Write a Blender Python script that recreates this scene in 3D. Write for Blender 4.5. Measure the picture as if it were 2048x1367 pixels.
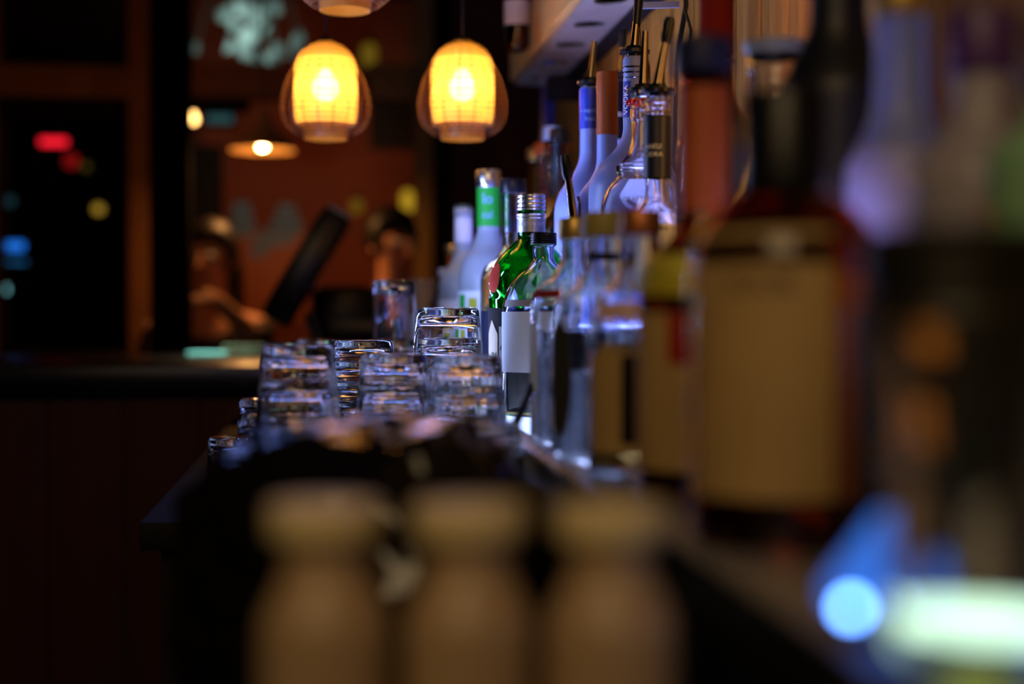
import bpy, bmesh, math, random
from mathutils import Vector, Matrix
random.seed(7)
R = math.radians
PI = math.pi
SC = bpy.context.scene
COL = SC.collection
for o in list(bpy.data.objects):
    bpy.data.objects.remove(o)

# ------------------------------------------------------------------ camera
LZ = 1.05                 # top of the bottle ledge above the floor
CZ = LZ + 0.108           # eye height
GZ = CZ - 0.208           # work top the glasses stand on
F = 2844.0
RZ0 = LZ + 0.10
SZ0 = CZ + 0.45
cam = bpy.data.cameras.new('camera')
cam.sensor_width = 36
cam.lens = 50
cam.clip_start = 0.02
cam.dof.use_dof = True
cam.dof.focus_distance = 1.60
cam.dof.aperture_fstop = 2.1
cam.dof.aperture_blades = 0
co = bpy.data.objects.new('camera', cam)
COL.objects.link(co)
co.location = (0, 0, CZ)
co.rotation_euler = (R(90 - 0.87), 0, -R(7.5))
SC.camera = co
CM = Matrix.Translation((0, 0, CZ)) @ co.rotation_euler.to_matrix().to_4x4()

# ------------------------------------------------------------------ world, exposure
SC.view_settings.view_transform = 'Standard'
SC.view_settings.look = 'None'
SC.view_settings.exposure = 0.0
SC.view_settings.gamma = 1.0
SC.view_settings.use_curve_mapping = False
W = bpy.data.worlds.new('night')
SC.world = W
W.use_nodes = True
W.node_tree.nodes['Background'].inputs[0].default_value = (0.012, 0.007, 0.005, 1)
W.node_tree.nodes['Background'].inputs[1].default_value = 0.12
SC.cycles.max_bounces = 20
SC.cycles.transmission_bounces = 20
SC.cycles.transparent_max_bounces = 24
SC.cycles.glossy_bounces = 8
SC.cycles.diffuse_bounces = 3
SC.cycles.caustics_reflective = False
SC.cycles.caustics_refractive = False
SC.cycles.blur_glossy = 0.3
SC.cycles.sample_clamp_indirect = 14
SC.cycles.use_denoising = True


def PY(px, py, Y):
    """world point on the upright plane y = Y seen at pixel (px, py)"""
    a = CM @ Vector(((px - 1024) / F, -(py - 683.5) / F, -1))
    o = CM.translation
    t = (Y - o.y) / (a.y - o.y)
    return o + (a - o) * t


def area(name, loc, target, sx, sy, power, col, spread=180):
    l = bpy.data.lights.new(name, 'AREA')
    l.shape = 'RECTANGLE'
    l.size = sx
    l.size_y = sy
    l.energy = power
    l.color = col
    l.spread = R(spread)
    o = bpy.data.objects.new(name, l)
    COL.objects.link(o)
    o.location = loc
    v = Vector(target) - Vector(loc)
    o.rotation_euler = v.to_track_quat('-Z', 'Y').to_euler()
    return o


def point(name, loc, power, col, r=0.02):
    l = bpy.data.lights.new(name, 'POINT')
    l.energy = power
    l.color = col
    l.shadow_soft_size = r
    o = bpy.data.objects.new(name, l)
    COL.objects.link(o)
    o.location = loc
    return o


def P(px, py, d):
    """world point seen at pixel (px, py) at distance d in front of the lens"""
    return CM @ Vector(((px - 1024) / F * d, -(py - 683.5) / F * d, -d))


BLUE = (0.22, 0.34, 1.0)
WARM = (1.0, 0.50, 0.16)
# LED strips of the back bar: behind the low row, behind the tall row; front edge strip added
led_low = area('led_low', (0.283, 1.75, LZ + 0.088), (0.20, 1.75, LZ - 0.02), 0.010, 1.6, 5.0, BLUE)
edge_fill = area('edge_fill', (0.1715, 1.77, LZ + 0.0015), (0.235, 1.77, LZ + 0.09), 0.006, 1.6, 12, (0.40, 0.52, 1.0))  # added strip at the front, stands in for backlight through the labels
led_step = area('led_step', (0.2915, 1.84, RZ0 + 0.0015), (0.33, 1.84, RZ0 + 0.12), 0.005, 0.95, 6.0, (0.22, 0.27, 1.0))
led_up = area('led_up', (0.462, 1.80, LZ + 0.12), (0.30, 1.80, LZ + 0.24), 0.02, 1.0, 1.5, (0.26, 0.30, 1.0))
led_near = area('led_near', (0.462, 0.78, LZ + 0.14), (0.30, 0.75, LZ + 0.24), 0.02, 0.4, 1.2, (0.50, 0.46, 1.0))
led_nearstep = area('led_nearstep', (0.292, 0.74, RZ0 + 0.002), (0.33, 0.74, RZ0 + 0.12), 0.005, 0.22, 0.25, (0.45, 0.42, 1.0))
# warm bar downlight above and behind the photographer
fill = area('bar_downlight', (-0.35, -0.7, 2.2), (0.12, 0.7, 1.05), 1.0, 1.0, 3.4, (1.0, 0.68, 0.34), 100)
wallw = area('wall_washer', (0.40, 1.35, SZ0 - 0.01), (0.47, 2.0, LZ + 0.33), 0.04, 0.8, 0.5, (1.0, 0.46, 0.10))


# ------------------------------------------------------------------ materials
def nodes(name):
    m = bpy.data.materials.new(name)
    m.use_nodes = True
    nt = m.node_tree
    return m, nt, nt.nodes['Principled BSDF']


def mat(name, col, rough=0.5, metal=0.0, spec=0.5, trans=0.0, ior=1.45, emit=None, es=0.0,
        var=0.08, scale=40.0, bump=0.0, stretch=(1, 1, 1), coat=0.0, rvar=0.0):
    m, nt, b = nodes(name)
    b.inputs['Roughness'].default_value = rough
    b.inputs['Metallic'].default_value = metal
    b.inputs['Specular IOR Level'].default_value = spec
    b.inputs['Transmission Weight'].default_value = trans
    b.inputs['IOR'].default_value = ior
    b.inputs['Coat Weight'].default_value = coat
    if emit:
        b.inputs['Emission Color'].default_value = (*emit, 1)
        b.inputs['Emission Strength'].default_value = es
    b.inputs['Base Color'].default_value = (*col, 1)
    tc = nt.nodes.new('ShaderNodeTexCoord')
    mp = nt.nodes.new('ShaderNodeMapping')
    mp.inputs['Scale'].default_value = stretch
    nz = nt.nodes.new('ShaderNodeTexNoise')
    nz.inputs['Scale'].default_value = scale
    nz.inputs['Detail'].default_value = 6
    nt.links.new(tc.outputs['Object'], mp.inputs[0])
    nt.links.new(mp.outputs[0], nz.inputs['Vector'])
    if var > 0:
        mx = nt.nodes.new('ShaderNodeMix')
        mx.data_type = 'RGBA'
        nt.links.new(nz.outputs['Fac'], mx.inputs[0])
        mx.inputs[6].default_value = (*[c * (1 - var * 2) for c in col], 1)
        mx.inputs[7].default_value = (*[min(1, c * (1 + var * 2)) for c in col], 1)
        nt.links.new(mx.outputs[2], b.inputs['Base Color'])
    if rvar > 0:
        mr = nt.nodes.new('ShaderNodeMapRange')
        mr.inputs[3].default_value = max(0, rough - rvar)
        mr.inputs[4].default_value = min(1, rough + rvar)
        nt.links.new(nz.outputs['Fac'], mr.inputs[0])
        nt.links.new(mr.outputs[0], b.inputs['Roughness'])
    if bump > 0:
        bp = nt.nodes.new('ShaderNodeBump')
        bp.inputs['Strength'].default_value = 1.0
        bp.inputs['Distance'].default_value = bump
        nt.links.new(nz.outputs['Fac'], bp.inputs['Height'])
        nt.links.new(bp.outputs[0], b.inputs['Normal'])
    return m


def glassm(name, col=(1, 1, 1), rough=0.0, ior=1.48, bump=0.0):
    return mat(name, col, rough=rough, trans=1.0, ior=ior, var=0.0, bump=bump, scale=30)


def glowm(name, col, s):
    m = bpy.data.materials.new(name)
    m.use_nodes = True
    nt = m.node_tree
    nt.nodes.clear()
    e = nt.nodes.new('ShaderNodeEmission')
    e.inputs[0].default_value = (*col, 1)
    e.inputs[1].default_value = s
    o = nt.nodes.new('ShaderNodeOutputMaterial')
    nt.links.new(e.outputs[0], o.inputs[0])
    return m


def translm(name, dcol, tcol, mixf=0.6, gloss=0.12, grough=0.35, stripes=None):
    """translucent sheet: frosted glass, paper, rattan"""
    m = bpy.data.materials.new(name)
    m.use_nodes = True
    nt = m.node_tree
    nt.nodes.clear()
    d = nt.nodes.new('ShaderNodeBsdfDiffuse')
    d.inputs[0].default_value = (*dcol, 1)
    t = nt.nodes.new('ShaderNodeBsdfTranslucent')
    t.inputs[0].default_value = (*tcol, 1)
    g = nt.nodes.new('ShaderNodeBsdfGlossy')
    g.inputs['Roughness'].default_value = grough
    m1 = nt.nodes.new('ShaderNodeMixShader')
    m1.inputs[0].default_value = mixf
    m2 = nt.nodes.new('ShaderNodeMixShader')
    m2.inputs[0].default_value = gloss
    fr = nt.nodes.new('ShaderNodeFresnel')
    fr.inputs[0].default_value = 1.45
    nt.links.new(fr.outputs[0], m2.inputs[0])
    o = nt.nodes.new('ShaderNodeOutputMaterial')
    nt.links.new(d.outputs[0], m1.inputs[1])
    nt.links.new(t.outputs[0], m1.inputs[2])
    nt.links.new(m1.outputs[0], m2.inputs[1])
    nt.links.new(g.outputs[0], m2.inputs[2])
    nt.links.new(m2.outputs[0], o.inputs[0])
    nz = nt.nodes.new('ShaderNodeTexNoise')
    nz.inputs['Scale'].default_value = 60
    mr = nt.nodes.new('ShaderNodeMapRange')
    mr.inputs[3].default_value = mixf - 0.08
    mr.inputs[4].default_value = mixf + 0.08
    tc = nt.nodes.new('ShaderNodeTexCoord')
    nt.links.new(tc.outputs['Object'], nz.inputs['Vector'])
    nt.links.new(nz.outputs['Fac'], mr.inputs[0])
    nt.links.new(mr.outputs[0], m1.inputs[0])
    return m


M = {}
M['floor'] = mat('floor_tile', (0.035, 0.02, 0.014), 0.45, var=0.2, scale=8)
M['ceiling'] = mat('ceiling_paint', (0.03, 0.014, 0.01), 0.8, var=0.1)
M['plank'] = mat('back_wall_wood', (0.30, 0.13, 0.02), 0.75, spec=.12, var=0.35, scale=14, stretch=(1, 6, 0.5), bump=0.0006)
M['fascia'] = mat('honey_wood', (0.62, 0.33, 0.09), 0.42, var=0.3, scale=18, stretch=(1, 0.4, 6), bump=0.0005)
M['steel'] = mat('brushed_steel', (0.34, 0.27, 0.22), 0.5, metal=0.2, var=0.22, scale=22, bump=0.0003, rvar=0.12)
M['ledge'] = mat('ledge_steel', (0.36, 0.36, 0.40), 0.28, metal=0.7, var=0.2, scale=60, stretch=(8, 1, 1), bump=0.0002, rvar=0.1)
M['black'] = mat('black_plastic', (0.006, 0.006, 0.008), 0.3, spec=.35, var=0.2)
M['blackmatte'] = mat('black_matte', (0.010, 0.008, 0.008), 0.8, spec=.15, var=0.2)
M['worktop'] = mat('worktop_rubber', (0.008, 0.007, 0.007), 0.6, spec=.15, var=0.3, scale=80, bump=0.0006)
M['bag'] = mat('bin_liner', (0.004, 0.004, 0.004), 0.13, var=0.1, spec=0.6)
M['pillar'] = mat('pillar_paint', (0.006, 0.004, 0.004), 0.85, spec=.03, var=0.2)
M['frame'] = mat('brown_frame', (0.30, 0.12, 0.04), 0.6, spec=.2, var=0.15, scale=10)
M['frameolive'] = mat('olive_frame', (0.34, 0.19, 0.05), 0.6, var=0.15, scale=10)
M['redwall'] = mat('red_wall', (0.20, 0.034, 0.004), 0.75, var=0.2, scale=3, bump=0.002)
M['panel'] = mat('bar_front', (0.075, 0.022, 0.008), 0.7, spec=.15, var=0.2, scale=6, stretch=(3, 1, 0.4))
M['glass'] = glassm('clear_glass')
M['glassold'] = glassm('scuffed_glass', (0.96, 0.98, 1.0), 0.03, bump=0.0002)
M['paneglass'] = glassm('window_glass', (0.9, 0.95, 0.92), 0.0, 1.2)
M['green'] = glassm('green_glass', (0.02, 0.42, 0.06))
M['amber'] = glassm('amber_glass', (0.70, 0.22, 0.03), 0.02)
M['brownglass'] = glassm('brown_glass', (0.28, 0.07, 0.02), 0.02)
M['vodka'] = glassm('clear_spirit', (0.95, 0.98, 1.0), 0.0, 1.34)
M['whiskey'] = mat('amber_spirit', (0.85, 0.36, 0.05), 0.05, trans=0.85, ior=1.34, var=0)
M['olivespirit'] = glassm('pale_yellow_spirit', (0.85, 0.75, 0.25), 0.0, 1.34)
M['frost'] = translm('frosted_glass', (0.40, 0.50, 0.95), (0.46, 0.56, 1.0), 0.55)
M['frostwhite'] = translm('white_frosted_glass', (0.60, 0.70, 0.80), (0.6, 0.75, 0.9), 0.5)
M['silver'] = mat('silver_cap', (0.72, 0.70, 0.70), 0.25, metal=1.0, var=0.05)
M['collar'] = mat('grey_foil', (0.42, 0.42, 0.40), 0.38, metal=0.8, var=0.08)
M['gold'] = mat('gold_cap', (0.55, 0.36, 0.10), 0.4, metal=0.7, var=0.1)
M['olive'] = mat('olive_cap', (0.34, 0.27, 0.07), 0.5, var=0.1)
M['chrome'] = mat('pourer_steel', (0.22, 0.16, 0.10), 0.12, metal=1.0, var=0.03)
M['white'] = mat('white_paper', (0.72, 0.80, 0.95), 0.6, var=0.04, scale=90)
M['cream'] = mat('cream_paper', (0.42, 0.33, 0.20), 0.6, var=0.12, scale=60)
M['tan'] = mat('tan_label', (0.42, 0.27, 0.10), 0.6, var=0.12, scale=20)
M['tanlight'] = mat('cream_plastic', (0.62, 0.50, 0.26), 0.5, var=0.12, scale=25)
M['beigebottle'] = mat('milky_plastic', (0.40, 0.27, 0.15), 0.4, var=0.15, scale=14)
M['greenlab'] = mat('green_paper', (0.015, 0.40, 0.035), 0.5, var=0.08)
M['limelab'] = mat('lime_paper', (0.42, 0.46, 0.02), 0.5, var=0.08)
M['bluelab'] = mat('blue_foil', (0.02, 0.04, 0.35), 0.35, var=0.1)
M['navylab'] = mat('navy_foil', (0.012, 0.014, 0.035), 0.4, var=0.1)
M['orangelab'] = mat('orange_foil', (0.32, 0.058, 0.004), 0.45, var=0.12)
M['redlab'] = mat('dark_red_paper', (0.30, 0.02, 0.008), 0.8, spec=.1, var=0.1)
M['redbead'] = glassm('red_bead', (0.9, 0.05, 0.01), 0.05)
M['ink'] = mat('dark_ink', (0.008, 0.006, 0.008), 0.8, spec=.1, var=0)
M['inkred'] = mat('brown_ink', (0.25, 0.07, 0.05), 0.6, var=0)
M['inkwhite'] = mat('white_ink', (0.8, 0.82, 0.86), 0.5, var=0)
M['inkblue'] = mat('pale_blue_ink', (0.25, 0.45, 0.8), 0.5, var=0)
M['cable'] = mat('black_cable', (0.012, 0.014, 0.012), 0.3, var=0.1)


# ------------------------------------------------------------------ mesh helpers
def link(name, bm, m, parent=None, smooth=True, recalc=True, autos=40):
    if recalc:
        bmesh.ops.recalc_face_normals(bm, faces=bm.faces)
    me = bpy.data.meshes.new(name)
    bm.to_mesh(me)
    bm.free()
    for mm in (m if isinstance(m, (list, tuple)) else [m]):
        me.materials.append(mm)
    if smooth:
        for p in me.polygons:
            p.use_smooth = True
        if autos:
            me.set_sharp_from_angle(angle=R(autos))
    o = bpy.data.objects.new(name, me)
    COL.objects.link(o)
    if parent:
        o.parent = parent
    return o


def thing(name, label, cat, loc=(0, 0, 0), rz=0.0, group=None):
    o = bpy.data.objects.new(name, None)
    o.empty_display_size = 0.02
    COL.objects.link(o)
    o.location = loc
    o.rotation_euler = (0, 0, rz)
    o['label'] = label
    o['category'] = cat
    if group:
        o['group'] = group
    return o


def tag(o, label, cat, group=None, kind=None):
    o['label'] = label
    o['category'] = cat
    if group:
        o['group'] = group
    if kind:
        o['kind'] = kind
    return o


def struct(o, label=None):
    o['kind'] = 'structure'
    if label:
        o['label'] = label
        o['category'] = 'structure'
    return o


def box(bm, x0, x1, y0, y1, z0, z1, bev=0.0, mi=0):
    r = bmesh.ops.create_cube(bm, size=1.0)
    vs = r['verts']
    for v in vs:
        v.co = Vector((x0 + (v.co.x + .5) * (x1 - x0), y0 + (v.co.y + .5) * (y1 - y0), z0 + (v.co.z + .5) * (z1 - z0)))
    fs = {f for v in vs for f in v.link_faces}
    for f in fs:
        f.material_index = mi
    if bev > 0:
        es = {e for v in vs for e in v.link_edges}
        bmesh.ops.bevel(bm, geom=list(es), offset=bev, segments=2, affect='EDGES', profile=0.5)
    return vs


def boxo(name, x0, x1, y0, y1, z0, z1, m, parent=None, bev=0.0):
    bm = bmesh.new()
    box(bm, x0, x1, y0, y1, z0, z1, bev)
    return link(name, bm, m, parent)


def lathe(bm, prof, seg=48, c=(0, 0, 0), flute=None, sx=1.0, sy=1.0):
    """prof: list of (r, z); r==0 gives a pole"""
    rings = []
    for (r, z) in prof:
        if r <= 1e-7:
            rings.append([bm.verts.new((c[0], c[1], c[2] + z))])
        else:
            ring = []
            for i in range(seg):
                a = 2 * PI * i / seg
                rr = r * (flute(a, z) if flute else 1.0)
                ring.append(bm.verts.new((c[0] + sx * rr * math.cos(a), c[1] + sy * rr * math.sin(a), c[2] + z)))
            rings.append(ring)
    for A, B in zip(rings, rings[1:]):
        if len(A) == 1 and len(B) == 1:
            continue
        for i in range(seg):
            j = (i + 1) % seg
            if len(A) == 1:
                bm.faces.new((A[0], B[i], B[j]))
            elif len(B) == 1:
                bm.faces.new((A[i], A[j], B[0]))
            else:
                bm.faces.new((A[i], A[j], B[j], B[i]))
    return rings


def smoothp(pts, n=5):
    """Catmull-Rom through (r, z) points"""
    out = []
    P_ = [pts[0]] + list(pts) + [pts[-1]]
    for i in range(1, len(P_) - 2):
        p0, p1, p2, p3 = P_[i - 1], P_[i], P_[i + 1], P_[i + 2]
        for k in range(n):
            t = k / n
            f = lambda a, b, c, d: 0.5 * (2 * b + (c - a) * t + (2 * a - 5 * b + 4 * c - d) * t * t + (3 * b - a - 3 * c + d) * t ** 3)
            out.append(tuple(f(a, b, c, d) for a, b, c, d in zip(p0, p1, p2, p3)))
    out.append(tuple(pts[-1]))
    return out


def tube(bm, pts, r, seg=8, cap=True):
    pts = [Vector(p) for p in pts]
    rs = r if isinstance(r, (list, tuple)) else [r] * len(pts)
    rings = []
    up = Vector((0, 0, 1))
    prev = None
    for i, p in enumerate(pts):
        t = (pts[min(i + 1, len(pts) - 1)] - pts[max(i - 1, 0)]).normalized()
        if prev is None:
            a = t.cross(up)
            if a.length < 1e-3:
                a = t.cross(Vector((1, 0, 0)))
            a.normalize()
        else:
            a = (prev - t * prev.dot(t)).normalized()
        prev = a
        b = t.cross(a)
        rings.append([bm.verts.new(p + (a * math.cos(2 * PI * k / seg) + b * math.sin(2 * PI * k / seg)) * rs[i]) for k in range(seg)])
    for A, B in zip(rings, rings[1:]):
        for k in range(seg):
            j = (k + 1) % seg
            bm.faces.new((A[k], A[j], B[j], B[k]))
    if cap:
        bm.faces.new(rings[0][::-1])
        bm.faces.new(rings[-1])


def torus(bm, r, z, t, seg=40, n=6, c=(0, 0)):
    rings = []
    for i in range(seg):
        a = 2 * PI * i / seg
        rings.append([bm.verts.new((c[0] + (r + t * math.cos(2 * PI * k / n)) * math.cos(a),
                                    c[1] + (r + t * math.cos(2 * PI * k / n)) * math.sin(a),
                                    z + t * math.sin(2 * PI * k / n))) for k in range(n)])
    for i in range(seg):
        A, B = rings[i], rings[(i + 1) % seg]
        for k in range(n):
            j = (k + 1) % n
            bm.faces.new((A[k], A[j], B[j], B[k]))


def rat(prof, z):
    """radius of a (r, z) profile at height z"""
    best = prof[0][0]
    for (r0, z0), (r1, z1) in zip(prof, prof[1:]):
        if min(z0, z1) <= z <= max(z0, z1) and abs(z1 - z0) > 1e-9:
            best = r0 + (r1 - r0) * (z - z0) / (z1 - z0)
    return best


def shell(bm, prof, t=0.0026, base=0.006, seg=48, flute=None, sx=1.0, sy=1.0):
    """closed glass shell from an outer profile that runs base centre -> lip"""
    inner = []
    for (r, z) in prof:
        if z >= base and r > t * 1.5:
            inner.append((r - t, z))
    inner = [(inner[0][0], base)] + inner[1:]
    full = list(prof) + [(prof[-1][0] - t * 0.5, prof[-1][1] + t * 0.3)] + inner[::-1] + [(0, base)]
    lathe(bm, full, seg, flute=flute, sx=sx, sy=sy)


def band(name, prof, z0, z1, a0, a1, m, parent, off=0.0005, th=0.0003, seg=24, nz=6, top=None):
    """a label wrapped on a lathe profile between two heights and two angles (degrees)"""
    bm = bmesh.new()
    V = {}
    for s, o_ in enumerate((off, off + th)):
        for i in range(seg + 1):
            a = R(a0 + (a1 - a0) * i / seg)
            zz1 = z1 if top is None else z0 + (z1 - z0) * top(i / seg)
            zz0 = z0
            for k in range(nz + 1):
                z = zz0 + (zz1 - zz0) * k / nz
                r = rat(prof, z) + o_
                V[s, i, k] = bm.verts.new((r * math.cos(a), r * math.sin(a), z))
    full = abs(a1 - a0) >= 359.9
    for i in range(seg):
        for k in range(nz):
            bm.faces.new((V[1, i, k], V[1, i + 1, k], V[1, i + 1, k + 1], V[1, i, k + 1]))
            bm.faces.new((V[0, i, k + 1], V[0, i + 1, k + 1], V[0, i + 1, k], V[0, i, k]))
        bm.faces.new((V[0, i, 0], V[0, i + 1, 0], V[1, i + 1, 0], V[1, i, 0]))
        bm.faces.new((V[1, i, nz], V[1, i + 1, nz], V[0, i + 1, nz], V[0, i, nz]))
    for k in range(nz):
        bm.faces.new((V[0, 0, k], V[1, 0, k], V[1, 0, k + 1], V[0, 0, k + 1]))
        bm.faces.new((V[1, seg, k], V[0, seg, k], V[0, seg, k + 1], V[1, seg, k + 1]))
    return link(name, bm, m, parent)


def lettering(name, s, size, m, parent, prof, ang, z, off=0.0011, vertical=False, shear=0.0):
    """text wrapped round a profile, centred on angle ang (degrees) and height z"""
    cu = bpy.data.curves.new('txt', 'FONT')
    cu.body = s
    cu.size = size
    cu.align_x = 'CENTER'
    cu.align_y = 'CENTER'
    cu.shear = shear
    cu.extrude = 0.00012
    cu.resolution_u = 3
    to = bpy.data.objects.new('txt', cu)
    COL.objects.link(to)
    bpy.context.view_layer.update()
    dg = bpy.context.evaluated_depsgraph_get()
    me = bpy.data.meshes.new_from_object(to.evaluated_get(dg))
    bpy.data.objects.remove(to)
    bpy.data.curves.remove(cu)
    for v in me.vertices:
        x, y, w = v.co
        if vertical:
            x, y = -y, x
        r = rat(prof, z + y) + off + w
        a = R(ang) + x / max(r, 1e-4)
        v.co = (r * math.cos(a), r * math.sin(a), z + y)
    me.materials.clear()
    me.materials.append(m)
    o = bpy.data.objects.new(name, me)
    COL.objects.link(o)
    o.parent = parent
    return o


def facing(x, y):
    """angle (degrees) from an object towards the lens"""
    return math.degrees(math.atan2(-y, -x))


def pourer(parent, z, lean=0.0, ang=0.0, length=0.075, tip=False, tl=.016, r=0.0105, flange=0.016):
    """speed pourer: black stopper, steel spout, optional black tip"""
    q = z
    bm = bmesh.new()
    lathe(bm, [(0, q), (r * .95, q), (r, q + .003), (flange, q + .0045), (flange, q + .008), (r, q + .0095), (r * .8, q + .013), (0, q + .013)], 28)
    st = link('pourer', bm, M['black'], parent)
    st['label'] = 'black pourer stopper'
    d = Vector((math.cos(ang) * math.sin(lean), math.sin(ang) * math.sin(lean), math.cos(lean)))
    p0 = Vector((0, 0, q + .010))
    pts = [p0 + Vector((0, 0, .01 * t)) * (1 - t) + d * length * t for t in [0, .15, .4, .7, 1.0]]
    bm = bmesh.new()
    tube(bm, pts, [.0058, .0050, .0044, .0038, .0033], 14)
    link('spout', bm, M['chrome'], st)
    bm = bmesh.new()
    tube(bm, [p0 + Vector((.006, 0, 0)), p0 + Vector((.006, 0, .02)), p0 + Vector((.004, 0, .028))], .0016, 8)
    link('air_tube', bm, M['chrome'], st)
    if tip:
        e = pts[-1]
        bm = bmesh.new()
        tube(bm, [e - d * tl, e - d * .010, e + d * .004, e + d * .009, e + d * .0105], [.0046, .0056, .0056, .0044, .001], 14)
        link('dust_cap', bm, M['black'], st)
    return st


def bottle(label, px, d, h, body_r, neck_r, shoulder, neck, glass, zb=LZ, cap=None, liquid=None, fill=0.6,
           group=None, prof=None, name='bottle', rz=0.0, t=0.0026, seg=56, sx=1.0, base=0.006):
    """body up to shoulder height, neck from neck height to the top; returns root, profile, facing angle"""
    p = P(px, 640, d)
    root = thing(name, label, 'bottle', (p.x, p.y, zb + .0006), 0.0, group)
    if prof is None:
        prof = [(0, .003), (body_r * .72, .0025), (body_r * .84, 0), (body_r * .94, .0012), (body_r, .006), (body_r, shoulder * .5)]
        prof += [(body_r, shoulder - .012)] + smoothp([(body_r, shoulder - .008), (body_r * .985, shoulder), (body_r * .86, shoulder + (neck - shoulder) * .38),
                         (neck_r + (body_r - neck_r) * .30, shoulder + (neck - shoulder) * .68), (neck_r * 1.06, neck), (neck_r, neck + .006)], 4)
        prof += [(neck_r, h - .016), (neck_r * 1.12, h - .014), (neck_r * 1.12, h - .004), (neck_r, h - .002), (neck_r * .95, h)]
    bm = bmesh.new()
    shell(bm, prof, t, base, seg, sx=sx)
    link('glass_body', bm, glass, root)
    if liquid:
        lp = []
        top = fill * h
        lp.append((0, base + .0006))
        lp.append((rat(prof, base + .004) - t - .0007, base + .0006))
        for (r, z) in prof:
            if base + .004 < z < top:
                lp.append((max(.001, r - t - .0007), z))
        rt = rat(prof, top) - t - .0007
        lp += [(rt, top), (0, top)]
        bm = bmesh.new()
        lathe(bm, lp, seg, sx=sx)
        link('liquid', bm, liquid, root)
    if cap:
        cr, ch, cm, style = cap
        bm = bmesh.new()
        z0 = h - ch + .002
        if style == 'screw':
            pr = [(cr * .93, z0 - .0005), (cr, z0)]
            n = 5
            for k in range(n):
                za = z0 + ch * (k + .2) / n
                zb_ = z0 + ch * (k + .7) / n
                pr += [(cr, za), (cr * .94, za + .0006), (cr * .94, zb_ - .0004), (cr, zb_)]
            pr += [(cr, z0 + ch - .001), (cr * .95, z0 + ch), (0, z0 + ch)]
            lathe(bm, [(0, z0 - .0005)] + pr, 64)
        elif style == 'cork':
            lathe(bm, [(0, h - .004), (neck_r * .8, h - .004), (neck_r * .8, h + .0012), (cr * .94, h + .0014), (cr, h + .003), (cr, h + ch - .002), (cr * .93, h + ch), (0, h + ch)], 48)
        else:
            lathe(bm, [(0, z0), (cr * .98, z0), (cr, z0 + .001), (cr, z0 + ch - .0025), (cr * .92, z0 + ch), (0, z0 + ch)], 48)
        link('cap', bm, cm, root)
    return root, prof, facing(p.x, p.y)


# ================================================================== SETTING
floor = struct(boxo('floor', -4.0, 1.4, -1.6, 10.2, -0.06, 0.0, M['floor']))
ceil = struct(boxo('ceiling', -4.0, 1.4, -1.6, 10.2, 3.1, 3.16, M['ceiling']))
wl = struct(boxo('wall_left', -4.06, -4.0, -1.6, 10.2, 0, 3.1, M['ceiling']))
wb = struct(boxo('wall_rear', -4.0, 1.4, -1.66, -1.6, 0, 3.1, M['ceiling']))
wf = struct(boxo('wall_far', -4.0, 1.4, 10.2, 10.26, 0, 3.1, M['blackmatte']))
# the plank wall behind the bottles
wr = struct(boxo('wall_right', 0.485, 0.56, -1.6, 3.02, 0, 3.1, M['blackmatte']))
y = -0.2
k = 0
plankmesh = None
while y < 3.0:
    w = 0.095
    if plankmesh is None:
        bm = bmesh.new()
        box(bm, -0.011, 0, 0.0012, w - .0012, -0.9, 0.9, 0.0015)
        pl = link('plank', bm, M['plank'], wr)
        plankmesh = pl.data
    else:
        pl = bpy.data.objects.new('plank', plankmesh)
        COL.objects.link(pl)
        pl.parent = wr
    pl.location = (0.4845 + random.uniform(-.0015, .0), y, LZ + 0.75)
    pl['kind'] = 'structure'
    y += w
    k += 1

# back bar cabinet: worktop, ledge and riser
bb = thing('back_bar_cabinet', 'long black cabinet under the worktop and bottle ledge', 'cabinet', (0.1, 1.6, 0))


def bbp(name, x0, x1, y0, y1, z0, z1, m, bev=0.002, par=None):
    par = par or bb
    bm = bmesh.new()
    box(bm, x0 - .1, x1 - .1, y0 - 1.6, y1 - 1.6, z0 - par.location.z, z1 - par.location.z, bev)
    return link(name, bm, m, par)


bw = thing('worktop', 'black rubber topped worktop the upturned glasses stand on', 'worktop', (0.1, 1.6, GZ - .03))
bl = thing('bottle_ledge', 'blue lit steel ledge with black front that carries the low bottles', 'ledge', (0.1, 1.6, GZ))
bs = thing('rear_step', 'steel step behind the ledge that carries the tall bottles', 'step', (0.1, 1.6, LZ))


bbp('wide_slab', -0.19, 0.47, 1.50, 3.05, GZ - .03, GZ, M['worktop'], par=bw)
bbp('narrow_slab', -0.085, 0.47, 0.12, 1.4995, GZ - .03, GZ, M['worktop'], par=bw)
bbp('cabinet_body', -0.17, 0.46, 1.52, 3.03, 0.08, GZ - .031, M['blackmatte'])
bbp('cabinet_body', -0.07, 0.46, 0.12, 1.519, 0.08, GZ - .031, M['blackmatte'])
bbp('plinth', -0.12, 0.46, 0.15, 3.0, 0.0, 0.079, M['blackmatte'])
bbp('ledge_front', 0.168, 0.186, 0.12, 3.02, GZ + .0005, LZ - .004, M['black'], par=bl)
bbp('ledge_top', 0.168, 0.29, 0.12, 3.02, LZ - .0035, LZ, M['ledge'], .0008, bl)
bbp('ledge_back', 0.28, 0.289, 0.12, 3.02, GZ + .0005, LZ - .004, M['black'], par=bl)
bbp('riser_front', 0.29, 0.296, 0.12, 3.02, LZ + .0005, LZ + .096, M['ledge'], .0008, bs)
bbp('riser_back', 0.46, 0.47, 0.12, 3.02, GZ + .0005, LZ + .096, M['black'], par=bs)
bbp('riser_top', 0.288, 0.47, 0.12, 3.02, LZ + .0965, LZ + .10, M['ledge'], .0008, bs)

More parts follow.
